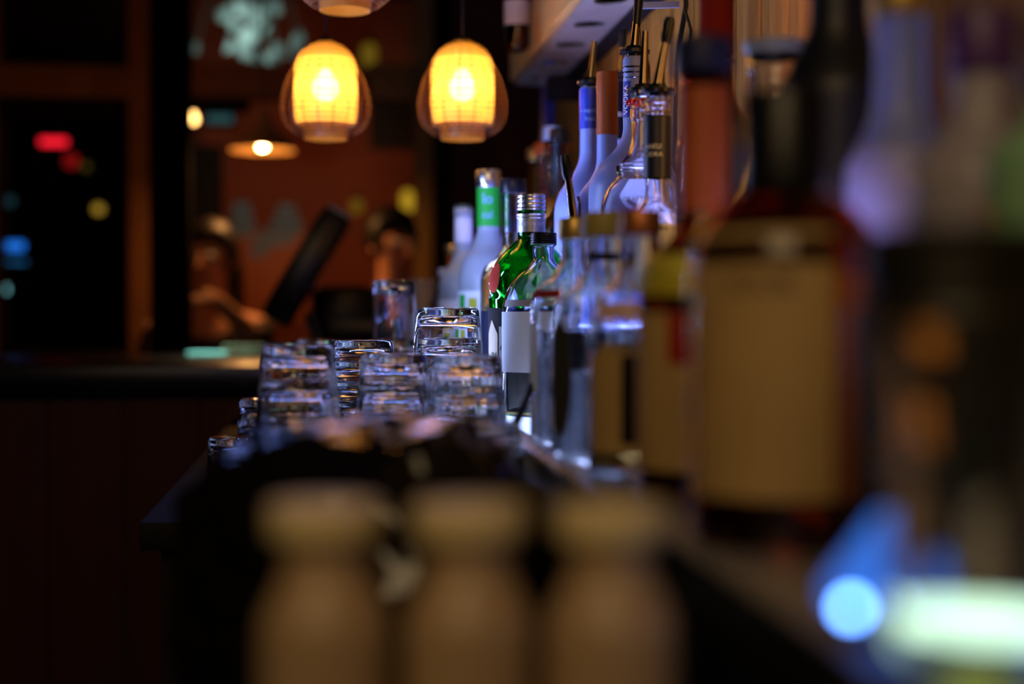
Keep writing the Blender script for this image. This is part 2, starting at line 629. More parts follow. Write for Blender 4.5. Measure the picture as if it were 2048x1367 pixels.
mpan = glowm('lit_acrylic', (0.40, 0.52, 1.0), 2.4)
mpan2 = glowm('lit_violet_acrylic', (0.24, 0.30, 1.0), 15.0)
bbp('lit_panel', 0.192, 0.276, 1.02, 2.55, LZ + .0001, LZ + .0004, mpan, 0, bl)
bbp('lit_panel', 0.300, 0.400, 1.34, 2.25, RZ0 + .0001, RZ0 + .0004, mpan2, 0, bs)

# upper shelf: honey fascia above a steel plate with round holes
SZ = CZ + 0.45
sh = thing('wall_shelf', 'honey wood wall shelf over a steel plate with round holes', 'shelf', (0.40, 2.0, SZ))
cu = bpy.data.curves.new('plate', 'CURVE')
cu.dimensions = '2D'
cu.fill_mode = 'BOTH'
cu.extrude = 0.0015


def spl(pts):
    s = cu.splines.new('POLY')
    s.points.add(len(pts) - 1)
    for q, (x_, y_) in zip(s.points, pts):
        q.co = (x_, y_, 0, 1)
    s.use_cyclic_u = True


X0, X1, Y0, Y1 = 0.36, 0.438, 1.2, 2.70
spl([(X0 - .4, Y0 - 2), (X1 - .4, Y0 - 2), (X1 - .4, Y1 - 2), (X0 - .4, Y1 - 2)])
hy = 2.62
while hy > 1.25:
    spl([(0.40 - .4 + .025 * math.cos(a * PI / 16), hy - 2 + .025 * math.sin(a * PI / 16)) for a in range(32)])
    hy -= 0.162
po = bpy.data.objects.new('plate', cu)
COL.objects.link(po)
bpy.context.view_layer.update()
me = bpy.data.meshes.new_from_object(po.evaluated_get(bpy.context.evaluated_depsgraph_get()))
bpy.data.objects.remove(po)
me.materials.clear()
me.materials.append(M['steel'])
pl = bpy.data.objects.new('perforated_plate', me)
COL.objects.link(pl)
pl.parent = sh
for (nm, x0, x1, y0, y1, z0, z1, m_) in [
        ('fascia_board', 0.346, 0.3595, 1.2, 2.66, 0.0, 0.088, 'fascia'),
        ('shelf_board', 0.3600, 0.472, 1.2, 2.66, 0.070, 0.088, 'plank'),
        ('rear_rail', 0.439, 0.471, 1.2, 2.70, -0.004, 0.03, 'blackmatte'),
        ('bracket', 0.405, 0.471, 2.56, 2.60, -0.045, -0.006, 'blackmatte'),
        ('bracket', 0.405, 0.471, 1.50, 1.54, -0.045, -0.006, 'blackmatte')]:
    bm = bmesh.new()
    box(bm, x0 - .40, x1 - .40, y0 - 2, y1 - 2, z0, z1, 0.001)
    link(nm, bm, M[m_], sh)
# small round emissive disc on the fascia (pale green)
p = P(1093, 74, 2.52)
bm = bmesh.new()
lathe(bm, [(0, 0), (.018, 0), (.022, .003), (.022, .009), (.016, .012), (0, .0125)], 32)
for v in bm.verts:
    v.co = Vector((-v.co.z, v.co.x, v.co.y))
o = link('glow_disc', bm, mat('puck_glass', (0.6, 0.75, 0.65), 0.5, emit=(0.42, 0.62, 0.42), es=0.38, var=0.2))
o.location = (0.3455, p.y, p.z)
tag(o, 'pale green round glow stuck on the honey shelf edge', 'light')

# posts and blue upright seen under the far end of the shelf
p = P(1076, 210, 2.95)
o = boxo('trim_1', 0.455, 0.4725, 2.93, 2.985, LZ + .12, SZ + .2, M['bluelab'])
o['kind'] = 'structure'

# far room -------------------------------------------------------------
def bp(name, px0, px1, py0, py1, d, th, m, parent=None, bev=0.004):
    a = P(px0, py1, d)
    b = P(px1, py0, d)
    ym = (a.y + b.y) / 2
    return boxo(name, a.x, b.x, ym, ym + th, a.z, b.z, m, parent, bev)


a = P(300, 700, 4.4)
b = P(378, 700, 4.4)
struct(boxo('trim_2', a.x, b.x, a.y, a.y + .12, 0, 3.099, M['pillar'], None, .004))
D1 = 5.6
struct(bp('trim_3', -260, 299, 128, 192, D1, .10, M['frame']))
struct(bp('trim_4', 301, 829, 128, 196, D1, .10, M['frame']))
for (nm, x0, x1, m_) in [('trim_5', 258, 298, 'frame'), ('trim_6', 831, 866, 'frameolive')]:
    a = P(x0, 200, D1)
    b = P(x1, 200, D1)
    struct(boxo(nm, a.x, b.x, a.y - .02, a.y + .12, 0, 3.099, M[m_], None, .004))
a = P(-40, 200, D1); b = P(-2, 200, D1)
struct(boxo('trim_7', a.x, b.x, a.y, a.y + .10, 0, 3.099, M['frame'], None, .004))
struct(bp('trim_8', 0, 257, 194, 240, D1, .08, M['blackmatte']))
struct(bp('trim_9', 380, 500, 200, 222, D1, .05, M['blackmatte']))
struct(bp('trim_10', -2, 257, 700, 760, D1, .10, M['blackmatte']))
# window panes between the frame members
for i, (x0, x1, y0, y1) in enumerate([(0, 256, 242, 698), (0, 256, -60, 126), (382, 828, -60, 126)]):
    o = bp('window_%d' % (i + 1), x0, x1, y0, y1, D1 + .04, .006, M['paneglass'], None, 0)
    o['kind'] = 'structure'
# red lit wall of the room beyond
a = P(372, 640, 8.4); b = P(1150, 640, 8.4)
YW = a.y + .1
struct(boxo('wall_red', a.x, b.x, YW, YW + .06, 0, 3.099, M['redwall']))
a = P(872, 640, 4.9)
# dark divider right of the olive post
a = P(900, 640, 6.4); b = P(1160, 640, 6.4)
struct(boxo('wall_divider', a.x, b.x, a.y, a.y + .06, 0, 3.099, mat('divider_paint', (0.16, 0.028, 0.014), 0.7, var=0.3, scale=3)))
struct(bp('trim_11', 868, 905, -200, 560, 6.1, .08, M['blackmatte']))
struct(bp('trim_12', 742, 829, 126, 200, 5.5, .03, M['frameolive']))
struct(bp('trim_13', 740, 900, 200, 300, 7.4, .04, M['blackmatte']))
struct(bp('trim_14', 350, 445, 290, 640, 7.9, .04, M['blackmatte']))

# ================================================================== LAMPS
mshade = translm('lantern_paper', (0.55, 0.36, 0.12), (1.0, 0.58, 0.14), 0.72)
nt_ = mshade.node_tree
rf = nt_.nodes.new('ShaderNodeBsdfRefraction')
rf.inputs['Color'].default_value = (1.0, 0.74, 0.34, 1)
rf.inputs['Roughness'].default_value = 0.55
rf.inputs['IOR'].default_value = 1.02
mx_ = nt_.nodes.new('ShaderNodeMixShader')
mx_.inputs[0].default_value = 0.24
out_ = [n for n in nt_.nodes if n.type == 'OUTPUT_MATERIAL'][0]
src_ = out_.inputs[0].links[0].from_socket
nt_.links.new(src_, mx_.inputs[1])
nt_.links.new(rf.outputs[0], mx_.inputs[2])
nt_.links.new(mx_.outputs[0], out_.inputs[0])
mneck = translm('lantern_neck', (0.35, 0.17, 0.03), (0.85, 0.45, 0.10), 0.5)
mrib = mat('rattan_rib', (0.10, 0.04, 0.01), 0.5, var=0.1)
mcage = mat('outer_rattan', (0.16, 0.045, 0.006), 0.5, var=0.1)
mbulb = glowm('bulb_glow', (1.0, 0.62, 0.22), 60)


def lantern(px, pytop, d, label, power):
    s = 2.2 / 3.0
    p = P(px, pytop, d)
    H = 0.205 * s
    root = thing('rattan_lantern', label, 'lamp', (p.x, p.y, p.z - H), 0, 'rattan lanterns over the bar')
    root.scale = (s, s, s)
    prof = [(.047, 0), (.048, .022), (.062, .030), (.066, .05), (.067, .10), (.066, .145)] + \
        smoothp([(.066, .150), (.060, .170), (.045, .190), (.022, .203), (.014, .205)], 4)
    bm = bmesh.new()
    full = [q for q in prof[2:] if q[1] <= .171]
    th = .0008
    lathe(bm, full, 56)
    link('shade', bm, mshade, root)
    bm = bmesh.new()
    lathe(bm, [q for q in prof if q[1] >= .1695], 56)
    link('woven_crown', bm, mneck, root)
    bm = bmesh.new()
    nk = [(.046, 0), (.048, .024), (.060, .0295)]
    lathe(bm, nk + [(r - th, z) for r, z in nk[::-1]] + [nk[0]], 48)
    bmesh.ops.remove_doubles(bm, verts=bm.verts, dist=1e-6)
    link('neck_ring', bm, mneck, root)
    z = .030
    while z < .200:
        bm = bmesh.new()
        torus(bm, rat(prof, z) + .0006, z, .0010, 48, 5)
        link('rib', bm, mrib, root)
        z += .0098
    # outer open cage, fine wires that cannot be told apart
    bm = bmesh.new()
    cp = smoothp([(.020, .205), (.050, .180), (.080, .130), (.094, .080), (.088, .035), (.062, .010)], 4)
    for (r, z) in cp[::1]:
        torus(bm, r, z, .0008, 48, 4)
    for i in range(18):
        a = 2 * PI * i / 18
        tube(bm, [(r * math.cos(a), r * math.sin(a), z) for r, z in cp], .0010, 4)
    c = link('outer_cage', bm, mcage, root)
    c['kind'] = 'stuff'
    bm = bmesh.new()
    lathe(bm, smoothp([(0, .078), (.020, .088), (.027, .108), (.020, .128), (.011, .145), (0, .147)], 3), 24)
    link('bulb', bm, mbulb, root)
    bm = bmesh.new()
    lathe(bm, [(0, .147), (.013, .147), (.014, .20), (.018, .207), (.012, .215), (0, .216)], 24)
    link('socket', bm, M['black'], root)
    bm = bmesh.new()
    tube(bm, [(0, 0, .214), (0, 0, (3.099 - (p.z - H)) / s)], .0022, 8)
    link('cord', bm, M['black'], root)
    point('lantern_light', (p.x, p.y, p.z - H + .11 * s), power, (1.0, 0.55, 0.17), .02)
    return root


lantern(651, 84, 2.2, 'glowing rattan lantern hanging left of the other low one', 6)
lantern(925, 84, 2.2, 'glowing rattan lantern hanging nearest the bottle shelf', 6)
lantern(690, -206, 1.88, 'higher rattan lantern cut off by the top of the photo', 2.5)

# enamel dish pendant
p = P(525, 300, 5.0)
root = thing('dish_pendant', 'dark brown dish pendant lamp with a bare glowing bulb', 'lamp', (p.x, p.y, p.z))
bm = bmesh.new()
dp = [(.115, 0), (.112, .012), (.085, .040), (.045, .070), (.028, .095), (.024, .13)]
lathe(bm, dp, 48)
for f in bm.faces:
    f.material_index = 0
lathe(bm, [(r - .0015, z - .0015) for r, z in dp], 48)
link('lamp_shade', bm, mat('enamel', (0.45, 0.24, 0.09), 0.3, var=0.1), root)
bm = bmesh.new()
lathe(bm, [(0, .014 - .012), (.012, .006), (.017, .016), (.013, .03), (0, .045)], 24)
link('bulb', bm, glowm('pendant_bulb', (1.0, 0.55, 0.18), 130), root)
bm = bmesh.new()
tube(bm, [(0, 0, .045), (0, 0, 3.10 - p.z)], .004, 8)
link('cord', bm, M['black'], root)
area('pendant_light', (p.x, p.y, p.z + .002), (p.x, p.y, 0), .03, .03, 3, (1.0, 0.42, 0.12))
# small bare bulb by the pillar
p = P(386, 237, 6.2)
root = thing('bare_bulb', 'small bare glowing bulb beside the black pillar', 'lamp', tuple(p))
bm = bmesh.new()
lathe(bm, smoothp([(0, -.022), (.015, -.016), (.018, 0), (.010, .02), (.006, .028), (0, .030)], 3), 20)
link('bulb', bm, glowm('bare_bulb_glow', (1.0, 0.55, 0.16), 9), root)
bm = bmesh.new()
tube(bm, [(0, 0, .028), (0, 0, 3.10 - p.z)], .004, 8)
link('cord', bm, M['black'], root)


def disc_lamp(px, py, d, w, h, col, s, name, label, cat, grp=None, round_=False):
    """small glowing fitting: dark housing, glowing face; a wall plate or stem holds it"""
    p = P(px, py, d) if d else PY(px, py, YW - .0305)
    root = thing(name, label, cat, tuple(p), 0, grp)
    bm = bmesh.new()
    if d:
        for s_ in ((0,) if round_ else (-1, 1)):
            tube(bm, [(s_ * w * .45, .012, h / 2), (s_ * w * .45, .012, 3.10 - p.z)], .002, 6)
    else:
        box(bm, -w * .2, w * .2, .0, .030, -h * .2, h * .2, .002)
    link('hanger' if d else 'wall_mount', bm, M['blackmatte'], root)
    bm = bmesh.new()
    if round_:
        lathe(bm, smoothp([(0, -h / 2), (w * .42, -h * .36), (w / 2, 0), (w * .42, h * .36), (0, h / 2)], 4), 28)
    else:
        box(bm, -w / 2, w / 2, -.02, .0, -h / 2, h / 2, min(w, h) * .25)
    link('glowing_face', bm, glowm(name + '_glow', col, s), root)
    bm = bmesh.new()
    if round_:
        lathe(bm, [(0, h / 2 - .002), (w * .2, h / 2 - .002), (w * .22, h / 2 + .03), (0, h / 2 + .035)], 20)
    else:
        box(bm, -w / 2 - .015, w / 2 + .015, .001, .03, -h / 2 - .015, h / 2 + .015, .004)
    link('housing', bm, M['blackmatte'], root)
    return root


disc_lamp(108, 284, 8.0, .15, .040, (1.0, 0.012, 0.03), 1.6, 'red_sign', 'red glowing sign beyond the left window', 'sign')
disc_lamp(143, 322, 8.3, .08, .08, (1.0, 0.02, 0.02), 0.22, 'red_lantern', 'dim red round lantern just below the red sign', 'lamp', None, True)
disc_lamp(197, 418, 8.3, .055, .055, (0.8, 0.45, 0.05), .55, 'yellow_lamp', 'dim yellow round lamp beyond the left window', 'lamp', None, True)
disc_lamp(172, 333, 8.8, .05, .05, (0.5, 0.35, 0.05), .10, 'yellow_lamp', 'faint yellow round lamp right of the dim red lantern', 'lamp', None, True)
bsg = disc_lamp(20, 492, 7.4, .15, .045, (0.02, 0.22, 1.0), .9, 'blue_sign', 'blue glowing sign at the left edge of the view', 'sign')
bm = bmesh.new()
box(bm, -.085, .085, -.02, .0, -.087, -.079, .002)
link('underline_strip', bm, glowm('blue_strip_glow', (0.05, 0.35, 0.9), .5), bsg)
disc_lamp(5, 578, 7.9, .06, .05, (0.35, 0.9, 1.0), 1.6, 'white_lamp', 'cyan white lamp low at the left edge of the view', 'lamp', None, True)
disc_lamp(0, 450, 7.6, .05, .16, (0.9, 0.28, 0.02), .3, 'orange_lamp', 'dim orange lamp above the blue sign', 'lamp', None, True)
disc_lamp(15, 712, 6.0, .07, .03, (0.05, 0.08, 0.5), .25, 'blue_lamp', 'faint violet lamp low at the left edge', 'lamp', None, True)
disc_lamp(815, 402, 0, .075, .14, (0.85, 0.52, 0.03), .5, 'yellow_sconce', 'yellow wall sconce against the red wall by the olive post', 'lamp', None, True)
disc_lamp(713, 412, 0, .07, .09, (0.75, 0.42, 0.03), .16, 'yellow_sconce', 'dimmer yellow sconce right of the tilted till screen', 'lamp', None, True)
disc_lamp(738, 110, 6.3, .07, .11, (0.7, 0.42, 0.03), .18, 'yellow_lantern', 'faint yellow lantern behind the left low rattan lantern', 'lamp', None, True)
disc_lamp(18, 402, 8.5, .06, .06, (0.1, 0.3, 0.4), .12, 'teal_lamp', 'faint teal lamp at the left edge of the window', 'lamp', None, True)
disc_lamp(440, 238, 6.6, .12, .04, (0.10, 0.28, 0.30), .22, 'teal_lamp', 'faint teal strip lamp right of the bare bulb', 'lamp', None)

# pale teal leaves of a hanging plant beyond the upper pane
mleaf = mat('teal_leaf', (0.55, 0.62, 0.60), 0.35, var=0.25, scale=20)
pc = P(520, 60, 6.6)
pr = thing('hanging_plant', 'pale teal lit hanging plant beyond the upper window', 'plant', (pc.x, pc.y, 3.095))
lm = None
for i, (lx, ly, lr, ls, ang) in enumerate([(455, 92, 17, 17, 0), (450, 25, 26, 24, 20), (490, 18, 28, 26, 60), (520, 28, 30, 18, 100), (545, 12, 25, 18, 40),
                                           (500, 70, 24, 26, 10), (492, 100, 22, 26, 150), (520, 52, 26, 22, 80), (545, 118, 26, 20, 30), (560, 100, 18, 24, 120),
                                           (592, 80, 17, 30, 5), (598, 112, 14, 22, 170), (390, 95, 11, 17, 15), (512, 118, 18, 18, 140), (470, 50, 14, 18, 70)]):
    q = P(lx, ly, 6.5 + .1 * math.sin(i * 2.1))
    bm = bmesh.new()
    w_, h_ = lr / F * 6.6, ls / F * 6.6
    vs = []
    N = 10
    top = [bm.verts.new((w_ * math.sin(PI * k / N) * (1 - .3 * k / N), .02 * math.sin(PI * k / N), h_ * (1 - 2 * k / N))) for k in range(N + 1)]
    bot = [bm.verts.new((-w_ * math.sin(PI * k / N) * (1 - .3 * k / N), .02 * math.sin(PI * k / N), h_ * (1 - 2 * k / N))) for k in range(1, N)]
    mid = [bm.verts.new((0, -.006, h_ * (1 - 2 * k / N))) for k in range(1, N)]
    full_b = [top[0]] + bot + [top[-1]]
    full_m = [top[0]] + mid + [top[-1]]
    for k in range(N):
        for A, B in ((top, full_m), (full_m, full_b)):
            fv = []
            for v in (A[k], A[k + 1], B[k + 1], B[k]):
                if v not in fv:
                    fv.append(v)
            if len(fv) > 2:
                try:
                    bm.faces.new(fv)
                except ValueError:
                    pass
    bmesh.ops.solidify(bm, geom=list(bm.faces), thickness=.002)
    lf = link('leaf', bm, mleaf, pr)
    lf.location = q - pr.location
    lf.rotation_euler = (R(-25), R(ang), R(random.uniform(-40, 40)))
bm = bmesh.new()
for (lx, ly) in [(455, 80), (500, 60), (550, 90), (595, 70), (391, 90)]:
    q = P(lx, ly, 6.58) - pr.location
    tube(bm, [(0, 0, 0), (q.x * .5, q.y * .5, q.z * .3), tuple(q)], .004, 6)
link('stem', bm, mat('dark_stem', (0.03, 0.05, 0.04), 0.6), pr)
l_t = area('plant_fill', P(440, 20, 5.9), P(500, 70, 6.6), .1, .1, .75, (0.72, 1.0, 0.95), 60)  # unseen lamp added to light the leaves

# orange wall poster with pale blue bands
p0 = PY(462, 640, YW - .0135); p1 = PY(612, 462, YW - .0135)
po = thing('poster', 'orange wall poster with pale blue stepped bands', 'poster', ((p0.x + p1.x) / 2, p0.y, p0.z))
wpo, hpo = p1.x - p0.x, p1.z - p0.z
bm = bmesh.new()
box(bm, -wpo / 2, wpo / 2, 0, .012, 0, hpo, .002)
link('board', bm, mat('poster_orange', (0.42, 0.10, 0.02), 0.6, var=0.1, scale=6), po)
mb_ = mat('poster_blue', (0.10, 0.26, 0.38), 0.6, var=0.15, scale=30)
for (x0, x1, y0, y1) in [(467, 500, 405, 421), (463, 506, 425, 437), (461, 508, 441, 454), (463, 510, 460, 472), (556, 590, 410, 424), (548, 598, 430, 440),
                         (542, 604, 444, 455), (520, 600, 461, 473), (505, 585, 478, 490), (500, 545, 494, 504), (500, 526, 508, 516)]:
    a = PY(x0, y1, YW - .016); b = PY(x1, y0, YW - .016)
    bm = bmesh.new()
    box(bm, a.x - po.location.x, b.x - po.location.x, -.004, -.0005, a.z - p0.z, b.z - p0.z, .001)
    link('printed_band', bm, mb_, po)

# ================================================================== FAR BAR COUNTER with till
BT = CZ - 0.098
a0 = P(-120, 700, 3.1); a1 = P(1000, 700, 3.1)
fb = thing('bar_counter', 'black topped bar counter crossing behind the glasses', 'counter', (-0.6, 3.5, 0))


def fbp(name, x0, x1, y0, y1, z0, z1, m):
    bm = bmesh.new()
    box(bm, x0 + .6, x1 + .6, y0 - 3.5, y1 - 3.5, z0, z1, .003)
    return link(name, bm, m, fb)


fbp('countertop', -1.60, 0.47, 3.12, 4.25, BT - .055, BT, M['black'])
fbp('base', -1.56, 0.47, 3.16, 4.20, 0, BT - .0555, M['blackmatte'])
xp = -1.55
while xp < -0.22:
    fbp('front_panel', xp, xp + .157, 3.150, 3.1595, .10, BT - .075, M['panel'])
    xp += .16
fbp('kick_board', -1.56, -0.2, 3.152, 3.1595, 0.0, .095, M['blackmatte'])

# till screen, seen edge on
c0, c1 = P(672, 432, 3.45), P(548, 640, 3.45)
mid = (c0 + c1) / 2
L = (c0 - c1).length
tilt = math.atan2(c0.x - c1.x, c0.z - c1.z)
ts = thing('till_screen', 'black till screen tilted back on a foot, seen edge on', 'screen', (mid.x, mid.y, BT + .0005))
mt = Matrix.Rotation(tilt, 4, 'Y')
bm = bmesh.new()
box(bm, -.030, .040, -.14, .14, -L / 2, L / 2, .008)
for v in bm.verts:
    v.co = mt @ v.co + Vector((0, 0, mid.z - BT))
link('housing', bm, M['black'], ts)
bm = bmesh.new()
box(bm, -.024, .034, -.130, .130, L / 2 + .0005, L / 2 + .010, .003)
for v in bm.verts:
    v.co = mt @ v.co + Vector((0, 0, mid.z - BT))
link('top_edge', bm, mat('pale_edge', (0.55, 0.48, 0.36), 0.4), ts)
bm = bmesh.new()
box(bm, -.0335, -.0305, -.125, .125, -L / 2 + .02, L / 2 - .02, .0005)
for v in bm.verts:
    v.co = mt @ v.co + Vector((0, 0, mid.z - BT))
link('display', bm, mat('dark_display', (0.01, 0.012, 0.03), 0.12), ts)
bm = bmesh.new()
tube(bm, [(0.03, 0, .012), (0.035, 0, .06), (.012, 0, .12)], [.026, .022, .02], 16)
link('stand', bm, M['black'], ts)
bm = bmesh.new()
box(bm, -.07, .09, -.09, .09, 0, .013, .004)
link('foot', bm, M['black'], ts)
# receipt printer
a = P(622, 0, 3.78); b = P(752, 0, 3.78)
zt = P(700, 575, 3.78).z
rp = thing('receipt_printer', 'black receipt printer with a grey strip beside the till screen', 'printer', ((a.x + b.x) / 2, a.y, BT + .0005))
hw = (b.x - a.x) / 2
hz = zt - BT
bm = bmesh.new()
vs = box(bm, -hw, hw, -.02, .16, 0.018, hz, .006)
for v in vs:
    pass
link('casing', bm, M['black'], rp)
bm = bmesh.new()
box(bm, -hw * .45, hw * .98, -.0215, -.0205, hz * .38, hz * .52, .0002)
link('grey_strip', bm, mat('grey_plastic', (0.30, 0.25, 0.20), 0.5), rp)
bm = bmesh.new()
box(bm, -hw * 1.02, hw * 1.02, -.03, .17, 0, .0175, .004)
link('foot', bm, M['black'], rp)
bm = bmesh.new()
box(bm, -hw * .7, hw * .7, .03, .06, hz + .0005, hz + .006, .001)
link('paper_slot', bm, M['blackmatte'], rp)
# napkins, cup and small things on the far bar
a = P(388, 0, 3.75); b = P(520, 0, 3.75)
bm = bmesh.new()
vs = box(bm, -.052, .052, -.03, .03, 0, .014, .002)
o = link('folded_cloth', bm, mat('teal_cloth', (0.45, 0.75, 0.68), 0.6, var=0.1, bump=.001))
p = P(412, 0, 3.75)
o.location = (p.x, p.y, BT + .0005)
o.rotation_euler = (0, 0, .1)
tag(o, 'pale teal folded cloth lying on the far bar', 'cloth')
area('cloth_fill', (p.x, p.y - .1, BT + .75), (p.x, p.y, BT), .05, .05, .55, (0.5, 1.0, 0.9), 30)  # unseen lamp added to brighten the teal cloth
for i, (px_, n, m_, lb) in enumerate([(490, 5, M['cream'], 'stack of beige napkins on the far bar left of the glasses'),
                                      (690, 4, M['cream'], 'stack of beige napkins on the far bar behind the glasses')]):
    p = P(px_, 0, 3.9)
    nk = thing('napkin_stack', lb, 'napkins', (p.x, p.y, BT + .0005))
    for k in range(n):
        bm = bmesh.new()
        box(bm, -.06, .06, -.05, .05, k * .006, k * .006 + .0055, .001)
        q = link('napkin', bm, m_, nk)
        q.rotation_euler = (0, 0, random.uniform(-.12, .12))
p = P(200, 0, 3.9)
bm = bmesh.new()
lathe(bm, [(0, 0), (.05, 0), (.055, .006), (.053, .007), (.045, .003), (0, .003)], 32)
o = link('saucer', bm, mat('brown_saucer', (0.22, 0.09, 0.03), 0.3))
o.location = (p.x, p.y, BT + .0005)
tag(o, 'small brown saucer on the far bar left of the pillar', 'saucer')
p = P(845, 0, 2.75)
cup = thing('paper_cup', 'cream tapered cup behind the far single glass', 'cup', (p.x, p.y, GZ + .0005))
bm = bmesh.new()
zt = P(845, 560, 2.75).z - GZ
lathe(bm, [(0, .004), (.020, .003), (.022, 0), (.026, zt * .5), (.030, zt - .003), (.0315, zt - .001), (.030, zt), (.0285, zt - .004), (.021, .008), (0, .008)], 40)
link('cup_wall', bm, mat('cream_cup', (0.55, 0.40, 0.24), 0.5), cup)
bm = bmesh.new()
torus(bm, .0302, zt, .0012, 40, 6)
link('rolled_rim', bm, M['cream'], cup)

# ================================================================== GLASSES
def tumbler_mesh(name, rb, rr, h, fl=None, t=.0026, base=.010):
    """upside-down tumbler: rim radius rr at z=0, base radius rb at z=h"""
    def rad(z):
        return rr + (rb - rr) * (z / h)
    out = [(rr - t * .5, 0.0), (rr, .001)]
    n = 8
    for k in range(1, n):
        out.append((rad(h * k / n), h * k / n))
    out += [(rad(h * .965), h * .965), (rad(h) - .0022, h * .992), (rad(h) - .0045, h), (rb * .55, h - .0008), (0, h - .0025)]
    zi = h - base
    inn = [(0, zi - .001), (rad(zi) - t - .006, zi), (rad(zi) - t - .001, zi - .004)]
    for k in range(n - 2, 0, -1):
        z = h * k / n
        if z < zi - .006:
            inn.append((rad(z) - t, z))
    inn += [(rr - t, .001), (rr - t * .5, 0.0)]
    bm = bmesh.new()
    flf = None
    if fl:
        flf = lambda a, z: 1.0 - (0.018 * (0.5 + 0.5 * math.cos(a * fl)) if .014 < z < h * .9 else 0)
    lathe(bm, out + inn, 72 if not fl else 96, flute=flf)
    bmesh.ops.remove_doubles(bm, verts=bm.verts, dist=1e-6)
    bmesh.ops.recalc_face_normals(bm, faces=bm.faces)
    me = bpy.data.meshes.new(name)
    bm.to_mesh(me)
    bm.free()
    for p in me.polygons:
        p.use_smooth = True
    me.set_sharp_from_angle(angle=R(50))
    return me


T_plain = tumbler_mesh('plain', .0335, .0425, .092)
T_flute = tumbler_mesh('fluted', .032, .0415, .092, fl=16)
T_small = tumbler_mesh('small', .024, .030, .085)
T_tall = tumbler_mesh('tall', .0315, .0335, .088)
for t_ in (T_plain, T_tall):
    t_.materials.append(M['glass'])
for t_ in (T_flute, T_small):
    t_.materials.append(M['glassold'])


def stack(px, d, pytop, n, me, hgt, where, cat_name='glass'):
    p = P(px, 640, d)
    H = P(px, pytop, d).z - GZ
    step = (H - hgt) / max(1, n - 1) if n > 1 else 0
    for k in range(n):
        o = bpy.data.objects.new('tumbler', me)
        COL.objects.link(o)
        o.location = (p.x + random.uniform(-.0006, .0006), p.y + random.uniform(-.0006, .0006), GZ + .0006 + k * step)
        o.rotation_euler = (0, 0, random.uniform(0, 6))
        if n == 1:
            lb = 'upturned clear tumbler ' + where
        else:
            pos = 'topmost' if k == n - 1 else ('lowest' if k == 0 else ['second', 'third', 'fourth', 'fifth'][k - 1] + ' from the bottom')
            lb = 'upturned clear tumbler, %s %s' % (pos, where)
        tag(o, lb, 'glass', 'stacked upturned tumblers')


stack(897, 1.55, 616, 5, T_plain, .092, 'of the tallest stack left of the green bottle')
stack(728, 1.64, 680, 5, T_plain, .092, 'of the dark topped stack left of centre')
stack(594, 1.30, 692, 4, T_flute, .092, 'of the fluted stack at the left')
stack(788, 1.38, 708, 4, T_flute, .092, 'of the fluted stack in the middle')
stack(934, 1.34, 710, 4, T_flute, .092, 'of the fluted stack before the tallest one')
stack(519, 1.78, 797, 2, T_small, .085, 'of the small pair at the far left')
stack(464, 1.50, 858, 1, T_small, .085, 'alone at the left edge of the worktop')
stack(640, 2.06, 678, 4, T_plain, .092, 'of the rear stack behind the fluted left one')
stack(572, 2.12, 684, 4, T_plain, .092, 'of the rear stack at the far left')
stack(794, 2.12, 680, 4, T_plain, .092, 'of the rear stack under the tall glass')
stack(866, 1.13, 838, 3, T_flute, .092, 'of the near low stack behind the bin liner')
stack(962, 1.16, 846, 3, T_flute, .092, 'of the near low stack beside the bottle ledge')
p = P(780, 640, 2.12)
q = P(794, 640, 2.12)
o = bpy.data.objects.new('tall_glass', T_tall)
COL.objects.link(o)
o.location = (q.x - .004, q.y, P(780, 680, 2.12).z + .0012)
tag(o, 'tall straight clear glass standing upturned on the rear stack', 'glass')
# wire tray rail arcs seen between the glasses
bm = bmesh.new()
pts = [P(905, 875, 1.0), P(935, 862, 1.0), P(975, 872, 1.01), P(1005, 905, 1.02), P(1020, 960, 1.02), P(1022, 1060, 1.02)]
tube(bm, [tuple(v) for v in pts], .0018, 8)
o = link('bent_cable', bm, M['cable'])
tag(o, 'thin black cable arching over the near glasses', 'cable')
bm = bmesh.new()
pts = [P(1064, 770, 1.26), P(1048, 810, 1.24), P(1030, 850, 1.22), P(1023, 885, 1.21), P(1018, 925, 1.20)]
tube(bm, [tuple(v) for v in pts], [.0030, .0034, .0040, .0036, .0028], 10)
o = link('stirrer', bm, M['black'])
tag(o, 'black plastic stirrer leaning before the small clear bottle', 'stirrer')

# ================================================================== LOW BOTTLE ROW
G = 'bottles on the lit ledge'
# small clear bottle in focus with white label
rt, pr_, fa = bottle('small clear bottle with black screw cap and blank white label', 1087, 1.60, .2035, .046, .0118, .118, .168,
                     M['glass'], cap=(.0150, .0125, M['black'], 'screw'), liquid=M['vodka'], fill=.46, group=G,
                     prof=[(0, .003), (.034, .0025), (.040, 0), (.0445, .0015), (.046, .006), (.0465, .06), (.0465, .112)] +
                     smoothp([(.0465, .115), (.0455, .127), (.040, .143), (.030, .157), (.019, .167), (.0125, .175), (.0118, .182)], 4) +
                     [(.0118, .190), (.0145, .1915), (.0145, .195), (.0118, .196), (.0116, .2035)])
o = band('label', pr_, .050, .117, fa - 82, fa + 30, M['white'], rt)
o['label'] = 'blank white paper label'
o = band('upper_label', pr_, .1225, .130, fa - 68, fa + 20, mat('grey_strip', (0.35, 0.33, 0.36), 0.6), rt)
o = band('base_band', pr_, .0035, .0065, -180, 180, M['olive'], rt, seg=48)

